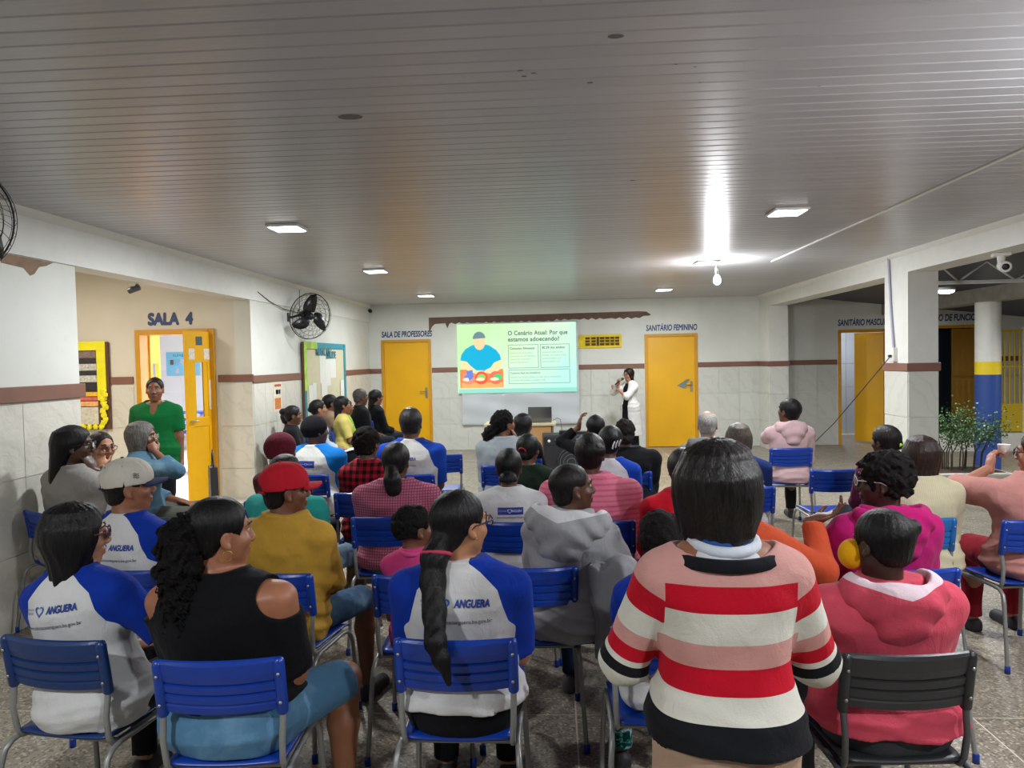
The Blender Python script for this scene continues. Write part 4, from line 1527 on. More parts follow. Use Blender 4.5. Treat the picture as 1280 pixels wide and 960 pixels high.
def hand_prims(W, fwd, palm_n, s, curl, side, spread=0.12, point=False):
    """palm at wrist W, pointing along fwd, palm facing palm_n; side=+1 thumb towards cross"""
    f = fwd / np.linalg.norm(fwd)
    n = palm_n - f * (palm_n @ f)
    n = n / max(np.linalg.norm(n), 1e-6)
    b = np.cross(f, n) * side        # towards the thumb
    R = np.stack([b, n, f], 1)
    pr_ = [('ell', W + f * .048 * s, (.040 * s, .017 * s, .052 * s), R, .012 * s)]
    pr_.append(('cone', W - f * .02 * s, W + f * .03 * s, .024 * s, .022 * s, False, .02 * s))
    Ls = (.040, .045, .042, .033)
    for i in range(4):
        o = (1.5 - i) * .0185 * s
        base_ = W + f * (.085 - abs(i - 1.2) * .004) * s + b * o
        cu = curl if not (point and i == 0) else .12
        d = f + b * (1.5 - i) * spread * .5
        p0 = base_
        ang = 0.0
        r = .0092 * s
        for j in range(3):
            ang += cu * (.8 if j == 0 else 1.0)
            dd = d * cos(ang) + n * sin(ang)
            dd = dd / np.linalg.norm(dd)
            p1 = p0 + dd * Ls[i] * s * (1.0, .68, .55)[j]
            pr_.append(('cone', p0, p1, r, r * .92, False, .003 * s))
            p0 = p1
            r *= .92
    t0 = W + f * .022 * s + b * .028 * s
    t1 = t0 + (f * .75 + b * .55 + n * .35) * .040 * s
    t2 = t1 + (f * .9 + b * .15 + n * .35) * .034 * s
    pr_.append(('cone', t0, t1, .0125 * s, .0105 * s, False, .010 * s))
    pr_.append(('cone', t1, t2, .0105 * s, .0088 * s, False, .004 * s))
    return pr_


def head_frame(C, yaw, pitch, roll):
    return rotz(yaw) @ rotx(pitch) @ roty(roll)


def head_prims(C, R, s, male, detail, jaw=1.0):
    def E(c, r, k, kind='ell'):
        return (kind, C + R @ (np.array(c) * s), tuple(np.array(r) * s), R, k * s)

    def K(a, b, ra, rb, k):
        return ('cone', C + R @ (np.array(a) * s), C + R @ (np.array(b) * s), ra * s, rb * s, False, k * s)
    j = 1.06 if male else 1.0
    pr_ = [E((0, -.012, .025), (.075, .096, .086), .02),
           E((0, .020, -.045), (.058 * j * jaw, .066, .076), .03),
           E((0, .052, -.100), (.026 * j, .022, .018), .03)]
    if detail:
        pr_ += [K((-.034, .080, .020), (.034, .080, .020), .010, .010, .015),
                E((-.036, .062, -.030), (.026, .020, .022), .02), E((.036, .062, -.030), (.026, .020, .022), .02),
                E((-.031, .099, .004), (.017, .014, .011), .012, 'sub'), E((.031, .099, .004), (.017, .014, .011), .012, 'sub'),
                K((0, .088, .006), (0, .102, -.030), .0078, .0115, .012),
                E((-.012, .095, -.036), (.009, .011, .008), .006), E((.012, .095, -.036), (.009, .011, .008), .006),
                E((0, .080, -.063), (.026, .014, .0075), .007), E((0, .079, -.076), (.022, .013, .008), .007),
                E((0, .094, -.0695), (.022, .006, .0022), .002, 'sub')]
    for sx in (-1, 1):
        pr_.append(E((sx * .076, -.004, -.012), (.008, .016, .028), .006))
        if detail:
            pr_.append(E((sx * .085, .003, -.008), (.006, .009, .018), .004, 'sub'))
            pr_.append(E((sx * .079, .004, -.036), (.006, .008, .010), .004))
    return pr_


TORSO_F = [(-.02, .150, .110, -.01), (.05, .178, .135, -.005), (.12, .176, .128, .0), (.20, .152, .110, .005), (.27, .142, .102, .01), (.35, .155, .112, .012), (.43, .168, .112, .008), (.495, .170, .090, .0), (.54, .130, .070, -.004), (.575, .070, .056, -.006)]
TORSO_M = [(-.02, .150, .110, -.01), (.05, .165, .125, -.005), (.12, .162, .118, .0), (.20, .158, .112, .005), (.27, .160, .110, .01), (.35, .172, .116, .012), (.44, .186, .116, .006), (.51, .188, .092, .0), (.555, .140, .072, -.004), (.59, .072, .058, -.006)]

NEAR, MID, FAR = .0068, .010, .0135


def person(label, x, y, yaw, s=1.0, g=1.0, gd=None, male=False, lean=0.0, side=0.0, twist=0.0,
           head=(0, 0, 0), neck=0.0, arms=None, stand=False, legs=None, skin='#6b4430', lod=MID,
           shirt=None, sleeve=.55, pants=('#1d222c', 'plain'), knee=None, shoes='#2b2b2e', hair=None, face=False,
           loose=.014, seat_z=.455, hood=None, group=None, hands=True, print_=None, extras=None, neckline=0.0, hem=-.06, skirt=None, waist=.13, neckcut=None, coat=None, lining=None, panel=None, bare=None, headlocal=(0, 0, 0), zbase=0.0,
           folds=.006, hs=1.0):
    gd = gd or g
    root = thing('person', label, 'person', (x, y, zbase), radians(yaw), group)
    sec = [(z * s, w * g * s, d * gd * s, yo * s) for z, w, d, yo in (TORSO_M if male else TORSO_F)]
    top = sec[-1][0]
    pel_z = (seat_z + .015) if not stand else stand * s
    O = V3(0, max(-.05, .135 * gd * s + loose - .192) if not stand else 0, pel_z)
    R = rotx(-radians(lean)) @ roty(radians(side))
    Rt = R @ rotz(radians(twist))
    T = lambda *p: O + Rt @ (np.array(p) * s)
    zs = sec[-3][0] / s
    shw = (sec[-3][1] / s) * 1.0
    S = {-1: T(-shw + .012, -.005, zs - .022), 1: T(shw - .012, -.005, zs - .022)}
    nb = T(0, -.012, top / s - .02)
    # head
    hy, hp, hr = (radians(a) for a in head)
    HS = s * hs * (1.08 if male else 1.06)
    nk = .105 + neck
    Hc = nb + R @ (V3(0, .012, 0) * s) + V3(headlocal[0], headlocal[1] + .018, nk + .048 + headlocal[2]) * s
    HR = rotz(radians(twist) + hy) @ rotx(hp) @ roty(hr)
    # ---- arms
    l1, l2 = .285 * s, .245 * s
    arms = arms or {}
    A = {}
    for sd in (-1, 1):
        spec = arms.get(sd, 'lap')
        hint = V3(sd * .5, -.6, -.8)
        pn = V3(0, 0, -1)
        curl = .25
        point = False
        if spec == 'lap':
            tgt = V3(sd * .09, .25, pel_z + .12 * s + .02) if not stand else S[sd] + V3(sd * .05, .04, -.53) * s
            if stand:
                pn = V3(-sd, 0, 0)
        elif not isinstance(spec, str) and isinstance(spec[0], str):
            tgt = Hc + HR @ (np.array(spec[1], float) * HS)
            hint = np.array(spec[2], float) if len(spec) > 2 and spec[2] is not None else V3(sd, .3, -1.2)
            spec = (tgt, hint, spec[3] if len(spec) > 3 else None, spec[4] if len(spec) > 4 else .5, False, spec[5] if len(spec) > 5 else (Hc + HR @ V3(sd * .03, .04, 0) * HS - tgt))
            pn = V3(-sd, -.3, 0) if spec[2] is None else np.array(spec[2], float)
            curl = spec[3]
        elif spec == 'down':
            tgt = S[sd] + V3(sd * .05, .03, -.52) * s
            pn = V3(-sd, 0, 0)
        else:
            tgt = np.array(spec[0], float)
            if len(spec) > 1 and spec[1] is not None:
                hint = np.array(spec[1], float)
            if len(spec) > 2 and spec[2] is not None:
                pn = np.array(spec[2], float)
            if len(spec) > 3 and spec[3] is not None:
                curl = spec[3]
            if len(spec) > 4:
                point = spec[4]
        Eb, Wr = ik(S[sd], tgt, l1, l2, hint)
        A[sd] = (Eb, Wr, pn, curl, point, spec[5] if not isinstance(spec, str) and len(spec) > 5 else None)
        arms[sd] = spec
    # ---- legs
    Lg = {}
    legs = legs or {}
    for sd in (-1, 1):
        hip = V3(sd * .088 * g * s, O[1] + .02, pel_z + .06 * s)
        if stand:
            hip = V3(sd * .09 * s, 0, pel_z)
            kn = V3(sd * .095 * s, .015, pel_z * .54)
            an = V3(sd * .09 * s, -.01, .085)
            ft = V3(sd * .105 * s, .13, .035)
        else:
            kx, ky, ax_, ay_ = legs.get(sd, (sd * .13, .40, sd * .13, .38))
            kn = V3(kx, ky * s, pel_z + .045)
            an = V3(ax_, ay_ * s, .085)
            ft = V3(ax_ * 1.08, ay_ * s + .13, .035)
        Lg[sd] = (hip, kn, an, ft)
    arm_r = (.050 * (g ** .7) * s, .040 * (g ** .6) * s, .026 * s)
    # ---- body field
    body = [('loft', O, Rt, sec, .03 * s)]
    for sd in (-1, 1):
        Eb, Wr = A[sd][:2]
        body += [('cone', S[sd], Eb, arm_r[0], arm_r[1], False, .035 * s), ('cone', Eb, Wr, arm_r[1] * .98, arm_r[2], False, .015 * s)]
        hip, kn, an, ft = Lg[sd]
        th = .080 * (g ** .8) * s
        body += [('cone', hip, kn, th, .058 * s * g ** .5, False, .03 * s), ('cone', kn, kn + (an - kn) * .35 + V3(0, -.012, 0), .054 * s, .053 * s * g ** .4, False, .02), ('cone', kn + (an - kn) * .35 + V3(0, -.012, 0), an, .053 * s * g ** .4, .032 * s, False, .02),
                 ('cone', an - V3(0, .02, .04), ft, .034 * s, .028 * s, False, .02)]
    body += [('cone', nb - R @ V3(0, 0, .04) * s, Hc + HR @ V3(0, -.028, -.06) * HS, (.060 if male else .052) * s * g ** .3, (.055 if male else .047) * s, False, .022 * s),
             ('cone', T(-.085 * g, -.01, top / s - .055), T(.085 * g, -.01, top / s - .055), .045 * s, .045 * s, False, .04 * s)]
    hp_ = head_prims(Hc, HR, HS, male, True)
    if g > 1.15:
        hp_[1] = ('ell', hp_[1][1], tuple(np.array(hp_[1][2]) * V3(1.12, 1.04, 1.0)), HR, .03)
    coarse = lod
    fB = run_prims(body + hp_, coarse)
    v, q = fB.mesh()
    vs_all, qs_all = [v], [q]
    # finer overlapping head for faces that can be seen
    for sd in (-1, 1):
        if not hands:
            break
        Eb, Wr, pn, curl, point, hf = A[sd]
        fwd = (Wr - Eb) if hf is None else np.array(hf, float)
        hpz = hand_prims(Wr, fwd, pn, s * 1.02, curl, 1 if sd < 0 else -1, point=point)
        fh = run_prims(hpz, .0048 if lod <= NEAR else .0062 if lod <= MID else .008, pad=.02)
        v2, q2 = fh.mesh()
        vs_all.append(v2)
        qs_all.append(q2 + sum(len(a) for a in vs_all[:-1]))
    if face:
        fh = run_prims(hp_ + [('cone', Hc + HR @ V3(0, -.028, -.06) * HS, Hc + HR @ V3(0, -.020, -.09) * HS, .045 * s, .045 * s, False, .02)], .0038 if lod <= NEAR else .0052, pad=.02, infl=.0008)
        v2, q2 = fh.mesh()
        n0 = sum(len(a) for a in vs_all)
        vs_all.append(v2)
        qs_all.append(q2 + n0)
    v = np.concatenate(vs_all)
    q = np.concatenate(qs_all)
    loc = (v - Hc) @ HR / HS
    lip = np.exp(-((loc[:, 0] / .023) ** 4 + ((loc[:, 2] + .0695) / .0115) ** 4)) * (loc[:, 1] > .07)
    ob('body', np_mesh('body', v, q, {'lip': lip}), skin_mat(skin), root)
    # ---- shirt
    seedn = random.random() * 10
    secS = [(z, w * (1.0 + .07 * max(0, 1 - abs(z / s - .06) / .14)), d * (1.0 + .10 * max(0, 1 - abs(z / s - .06) / .14)), yo) for z, w, d, yo in sec]
    torso_pr = [('loft', O, Rt, secS, .03 * s)]
    if stand and hem < -.03:
        torso_pr.append(('loft', V3(0, 0, pel_z), np.eye(3), [(-.22 * s, .185 * g * s, .135 * gd * s, 0), (.08 * s, .185 * g * s, .14 * gd * s, 0)], .03))
    if coat:
        torso_pr.append(('loft', V3(0, -.015, pel_z), np.eye(3), [(coat * s, .25 * g * s, .17 * gd * s, -.02), (-.10 * s, .205 * g * s, .15 * gd * s, -.01), (.12 * s, .18 * g * s, .135 * gd * s, 0)], .04))
    trap = ('cone', T(-.10 * g, -.01, top / s - .06), T(.10 * g, -.01, top / s - .06), .045 * s, .045 * s, False, .04 * s)
    sh_pr = torso_pr + [trap]
    for sd in (-1, 1):
        Eb, Wr = A[sd][:2]
        sl = sleeve[0 if sd < 0 else 1] if isinstance(sleeve, (tuple, list)) else sleeve
        up = arm_r[0] * 1.05
        if sl <= 0:
            continue
        if sl <= 1:
            e_ = S[sd] + (Eb - S[sd]) * sl
            sh_pr.append(('cone', S[sd], e_, up, (arm_r[0] + (arm_r[1] - arm_r[0]) * sl) * 1.12, True, .035 * s))
        else:
            e_ = Eb + (Wr - Eb) * min(1.0, sl - 1)
            sh_pr.append(('cone', S[sd], Eb, up, arm_r[1] * 1.12, False, .035 * s))
            sh_pr.append(('cone', Eb, e_, arm_r[1] * 1.1, arm_r[1] + (arm_r[2] - arm_r[1]) * (sl - 1) + .004, True, .02))
    extra_pr = []
    if hood:
        # hood lying on the shoulders behind the neck
        hz = top / s
        pass
    if bare != 'all':
        fS = run_prims(sh_pr + extra_pr, max(lod, .0075), infl=loose * s, pad=.03)
        if neckline > .015:
            fS.prim(('sub', T(0, .10, top / s - .06), (.034 * s, .07 * s, .07 * s), Rt, .01))
        if neckcut:
            fS.prim(('sub', T(0, -.010, top / s + neckcut[3]), tuple(np.array(neckcut[:3]) * s), Rt, .008))
        # neck opening
        fS.prim(('sub', T(0, .02, top / s + .035 - neckline * .5), ((.070 + neckline) * s, (.075 + neckline * .6) * s, (.045 + neckline * .8) * s), Rt, .006))
        if bare == 'shoulders':
            for sd in (-1, 1):
                c = S[sd] + Rt @ V3(sd * .036, -.012, .028) * s
                fS.prim(('sub', c, (.060 * s * g, .10 * s * g, .058 * s * g), Rt, .004))
        if coat:
            fS.prim(('sub', V3(0, .22, pel_z - .05), (.085, .19, 1.2), None, .01))
            hem = coat + .01
        # hem
        hz0 = pel_z + hem * s
        fS.cut_plane(V3(0, 0, max(hz0, seat_z + .004) if not stand else hz0), (0, 0, -1))
        def fold(p):
            w = vnoise(p, 17, seedn) * .5 + vnoise(p * V3(1, 1, 1.6), 31, seedn + 3) * .35
            band_ = np.exp(-((p[:, 2] - pel_z - .10 * s) / (.12 * s)) ** 2)
            w2 = np.sin(p[:, 2] * 95 + 3.0 * np.sin(p[:, 0] * 11 + seedn) + p[:, 1] * 16) * band_ * .75
            return folds * (w + np.where(w2 > 0, w2 * .25, w2))
        if folds:
            fS.warp(fold)
        v, q = fS.mesh()
        attrs = {}
        tl_ = (v - O) @ Rt / s
        zsh = zs
        da = np.full(len(v), 9.0)
        ua = np.zeros(len(v))
        for sd in (-1, 1):
            Eb, Wr = A[sd][:2]
            tot = np.linalg.norm(Eb - S[sd]) + np.linalg.norm(Wr - Eb)
            off = 0
            for a, b_, r_ in ((S[sd], Eb, arm_r[0]), (Eb, Wr, arm_r[1])):
                ba = b_ - a
                tt = np.clip(((v - a) @ ba) / (ba @ ba), 0, 1)
                d = np.linalg.norm(v - a - tt[:, None] * ba, axis=1) - r_
                m = d < da
                da = np.where(m, d, da)
                ua = np.where(m, (off + tt * np.linalg.norm(ba)) / tot, ua)
                off += np.linalg.norm(ba)
        sa = np.array(sec) / s
        hw = np.interp(tl_[:, 2], sa[:, 0], sa[:, 1])
        hd = np.interp(tl_[:, 2], sa[:, 0], sa[:, 2])
        dt = (np.sqrt((tl_[:, 0] / hw) ** 2 + (tl_[:, 1] / hd) ** 2) - 1) * np.minimum(hw, hd) * s
        armpit = zsh - .13
        rag = np.abs(tl_[:, 0]) - np.interp(tl_[:, 2], [armpit - .02, armpit, zsh, zsh + .06, zsh + .09], [shw * .98, shw * .88, shw * .70, shw * .40, shw * .2])
        below = (dt - da) / s
        wgt = np.clip((tl_[:, 2] - (armpit - .04)) / .05, 0, 1)
        zone = rag * wgt + np.clip(below, -.1, .1) * (1 - wgt)
        attrs['zone'] = zone
        if shirt and shirt[1] == 'sweater':
            attrs['zt'] = (v[:, 2] - hz0) / (top + pel_z - hz0 - .02 * s)
            attrs['ua'] = ua
            attrs['zone'] = np.where(tl_[:, 2] > armpit, np.abs(tl_[:, 0]) - shw * .95, below)
        so = ob('shirt', np_mesh('shirt', v, q, attrs), cloth(*shirt), root)
        if print_:
            bvh = BVHTree.FromPolygons([tuple(p) for p in v], [tuple(a) for a in q])
            back_print(root, bvh, T, Rt, s, print_)
    if hood:
        hz = top / s
        kx = hood
        hf = run_prims([('ell', T(0, -.075, hz - .040), (.150 * s * kx, .088 * s, .085 * s), Rt @ rotx(.35), .03),
                        ('ell', T(0, -.112, hz - .125), (.090 * s * kx, .046 * s, .085 * s * kx), Rt @ rotx(.12), .05),
                        ('cone', T(-.115 * kx, -.04, hz - .015), T(-.075, .075, hz - .085), .040 * s, .024 * s, False, .04),
                        ('cone', T(.115 * kx, -.04, hz - .015), T(.075, .075, hz - .085), .040 * s, .024 * s, False, .04)], max(lod * .8, .006), infl=loose * .6, pad=.03)
        inner = ('sub', T(0, -.046, hz + .038), (.122 * s * kx, .082 * s, .082 * s), Rt @ rotx(.30), .018)
        hf.prim(inner)
        hf.warp(lambda p: .005 * vnoise(p, 24, seedn) + .004 * np.sin(((p - O) @ Rt)[:, 0] ** 2 * 260 + ((p - O) @ Rt)[:, 2] * 60), .03)
        v, q = hf.mesh()
        lo_ = (v - inner[1]) @ inner[3]
        rr_ = np.sqrt(((lo_ / np.array(inner[2])) ** 2).sum(1))
        ob('hood', np_mesh('hood', v, q, {'zone': np.maximum(1.16 - rr_, 14 * (((v - O) @ Rt)[:, 2] / s - (hz - .022) - .03 * np.abs(((v - O) @ Rt)[:, 0]) / .1) if lining else -1)}), cloth(shirt[0], 'raglan', lining or shirt[0]), root)
    # ---- trousers
    tr_pr = [('loft', O, Rt, [c for c in sec if c[0] <= waist * s], .03 * s)]
    for sd in (-1, 1):
        hip, kn, an, ft = Lg[sd]
        th = .080 * (g ** .8) * s
        if knee is None:
            tr_pr += [('cone', hip, kn, th, .062 * s * g ** .5, False, .03 * s), ('cone', kn, an + V3(0, 0, .01), .058 * s * g ** .4, .047 * s, True, .02)]
        else:
            e_ = hip + (kn - hip) * knee
            tr_pr += [('cone', hip, e_, th, th + (.060 * s * g ** .5 - th) * knee + .004, True, .03 * s)]
    if skirt:
        zb_, fl_ = skirt
        tr_pr.append(('loft', V3(0, 0, pel_z), np.eye(3), [(zb_ * s, .19 * g * s * fl_, .15 * gd * s * fl_, 0), (-.10 * s, .185 * g * s, .135 * gd * s, 0), (.10 * s, .17 * g * s, .125 * gd * s, 0)], .02))
    fP = run_prims(tr_pr, max(lod, .009), infl=.006 * s, pad=.025)
    if not stand:
        fP.cut_plane(V3(0, 0, seat_z + .003 if knee is not None else -1), (0, 0, -1))
    fP.warp(lambda p: .003 * vnoise(p, 26, seedn), .03)
    v, q = fP.mesh()
    ob('trousers' if pants[1] != 'skirt' else 'skirt', np_mesh('trousers', v, q), cloth(*(pants if pants[1] != 'skirt' else (pants[0], 'plain'))), root)
    if panel:
        fD = run_prims([('loft', O, Rt, sec, .03 * s), trap, ('loft', V3(0, .01, pel_z), np.eye(3), [(-.72 * s, .20 * g * s, .15 * gd * s, 0), (-.10 * s, .18 * g * s, .14 * gd * s, 0), (.10 * s, .165 * g * s, .125 * gd * s, 0)], .03)], max(lod, .009), infl=.008)
        fD.prim(('sub', T(0, .03, top / s + .02), (.085 * s, .09 * s, .06 * s), Rt, .01))
        v, q = fD.mesh()
        ob('dress', np_mesh('dress', v, q), cloth(panel), root)
    # ---- shoes
    if shoes:
        for sd in (-1, 1):
            hip, kn, an, ft = Lg[sd]
            f = run_prims([('cone', V3(an[0], an[1] - .02, .045), V3(ft[0], ft[1] + .015, .032), .040, .035, False, .01), ('cone', V3(an[0], an[1] - .02, .02), V3(ft[0], ft[1] + .02, .02), .040, .038, False, .01)], .010)
            f.cut_plane(V3(0, 0, 0.001), (0, 0, -1))
            v, q = f.mesh()
            ob('shoe', np_mesh('shoe', v, q), mat('shoe_' + shoes.strip('#'), shoes, .6), root)
    # ---- hair and face pieces
    H = lambda *p: Hc + HR @ (np.array(p) * HS)
    ctx = dict(root=root, H=H, HR=HR, HS=HS, Hc=Hc, T=T, Rt=Rt, s=s, A=A, S=S, O=O, lod=lod, top=top, R=R)
    if hair:
        do_hair(ctx, hair)
    if face:
        eyes(ctx, hair)
    for e_ in (extras or []):
        e_(ctx)
    return ctx


def back_print(root, bvh, T, Rt, s, spec):
    """lettering and badges projected on the back of a shirt; spec: list of (kind, args)"""
    ax, up, back = Rt @ V3(1, 0, 0), Rt @ V3(0, 0, 1), Rt @ V3(0, -1, 0)
    for it in spec:
        kind, cx, cz, hexc = it[0], it[1], it[2], it[3]
        off = .0022
        if kind == 'text':
            me = text_mesh(it[4], it[5], 0.0, 0, it[7] if len(it) > 7 else 0.0, bold=it[5] * .035 if it[5] >= .03 else 0.0)
            if len(it) > 8 and it[8]:
                bb = [v.co.x for v in me.vertices]
                kx = it[8] / (max(bb) - min(bb))
                for v in me.vertices:
                    v.co.x *= kx
            bm = bmesh.new()
            bm.from_mesh(me)
            bmesh.ops.triangulate(bm, faces=bm.faces)
            off = .0034
        elif kind == 'box':
            w, h = it[4], it[5]
            bm = bmesh.new()
            bmesh.ops.create_grid(bm, x_segments=14, y_segments=6, size=.5)
            for v in bm.verts:
                v.co.x *= w
                v.co.y *= h
        elif kind == 'heart':
            r, th = it[4], it[5]
            bm = bmesh.new()
            rings = []
            N = 36
            for i in range(N):
                a = 2 * pi * i / N
                hx, hy_ = 16 * sin(a) ** 3 / 17, (13 * cos(a) - 5 * cos(2 * a) - 2 * cos(3 * a) - cos(4 * a)) / 17
                rings.append((bm.verts.new((hx * r, hy_ * r, 0)), bm.verts.new((hx * (r - th), hy_ * (r - th), 0))))
            for i in range(N):
                a, b_ = rings[i], rings[(i + 1) % N]
                bm.faces.new((a[0], b_[0], b_[1], a[1]))
            off = .0034
        for v in bm.verts:
            org = T(cx, 0, cz) + ax * v.co.x * s + up * v.co.y * s + back * .5
            hit = bvh.ray_cast(Vector(org), Vector(-back))
            p = hit[0] if hit[0] is not None else Vector(org - back * .5)
            v.co = Vector(p) + Vector(back) * off
        me2 = bpy.data.meshes.new('print')
        bm.to_mesh(me2)
        bm.free()
        ob('printed_lettering' if kind == 'text' else 'printed_badge' if kind == 'box' else 'printed_heart', me2, mat('print_' + hexc.strip('#'), hexc, .6), root)


def eyes(c, hair):
    H, HR, HS, root = c['H'], c['HR'], c['HS'], c['root']
    white, dark = mat('eye_white', '#a89f94', .35), mat('eye_dark', '#140d09', .2)
    for sx in (-1, 1):
        mb = MB()
        bm = bmesh.new()
        bmesh.ops.create_uvsphere(bm, u_segments=14, v_segments=10, radius=.0098 * HS)
        vs_ = [Vector(H(sx * .031, .0770, .003)) + v.co for v in bm.verts]
        bm.verts.index_update()
        mb.add(vs_, [[v.index for v in f.verts] for f in bm.faces], True, 0)
        vs_ = [Vector(H(sx * .031, .0822, .003)) + v.co * .60 for v in bm.verts]
        mb.add(vs_, [[v.index for v in f.verts] for f in bm.faces], True, 1)
        bm.free()
        e = ob('eye', mb, [white, dark], root)
        ob('eyebrow', MB().tube([H(sx * .048, .079, .023), H(sx * .034, .092, .030), H(sx * .016, .094, .026)], [.0022 * HS, .0036 * HS, .003 * HS], 6), hair_mat('#15100d'), root)


def glasses(color='#1d1a1a', w=.0022, lens=True, tint=None):
    def f(c):
        H, HS, root = c['H'], c['HS'], c['root']
        m = mat('glasses_frame_' + color.strip('#'), color, .3)
        mb = MB()
        for sx in (-1, 1):
            mb.tube([H(sx * (.033 + .024 * cos(a)), .107 - .0045 * cos(a), .000 + .018 * sin(a)) for a in np.linspace(0, 2 * pi, 21)[:-1]], w * HS, 6, closed=True)
            mb.tube([H(sx * .057, .104, .006), H(sx * .072, .085, .008), H(sx * .083, .01, .004), H(sx * .083, -.012, -.008)], w * HS, 6)
        mb.tube([H(-.010, .109, .006), H(0, .111, .009), H(.010, .109, .006)], w * HS, 6)
        g_ = ob('glasses', mb, m, root)
        if lens:
            for sx in (-1, 1):
                lm = MB()
                n = 18
                pts = [H(sx * (.033 + .023 * cos(a)), .1068 - .0045 * cos(a), .000 + .017 * sin(a)) for a in np.linspace(0, 2 * pi, n + 1)[:-1]]
                lm.add(pts, [tuple(range(n))])
                ob('lens', lm, glass_mat(), g_)
    return f


def earring(kind='stud', sides=(-1, 1), r=.018, color='#d9b25a'):
    def f(c):
        for sx in sides:
            if kind == 'hoop':
                mb = MB().tube([c['H'](sx * (.086 + .002), -.002 + r * cos(a), -.045 - r + r * sin(a)) for a in np.linspace(0, 2 * pi, 21)[:-1]], .0015, 6, closed=True)
            else:
                bm = bmesh.new()
                bmesh.ops.create_uvsphere(bm, u_segments=8, v_segments=6, radius=.0045)
                o_ = Vector(c['H'](sx * .087, .004, -.04))
                bm.verts.index_update()
                mb = MB().add([o_ + v.co for v in bm.verts], [[v.index for v in q.verts] for q in bm.faces], True)
                bm.free()
            ob('earring', mb, mat('gold', color, .25, 1.0), c['root'])
    return f


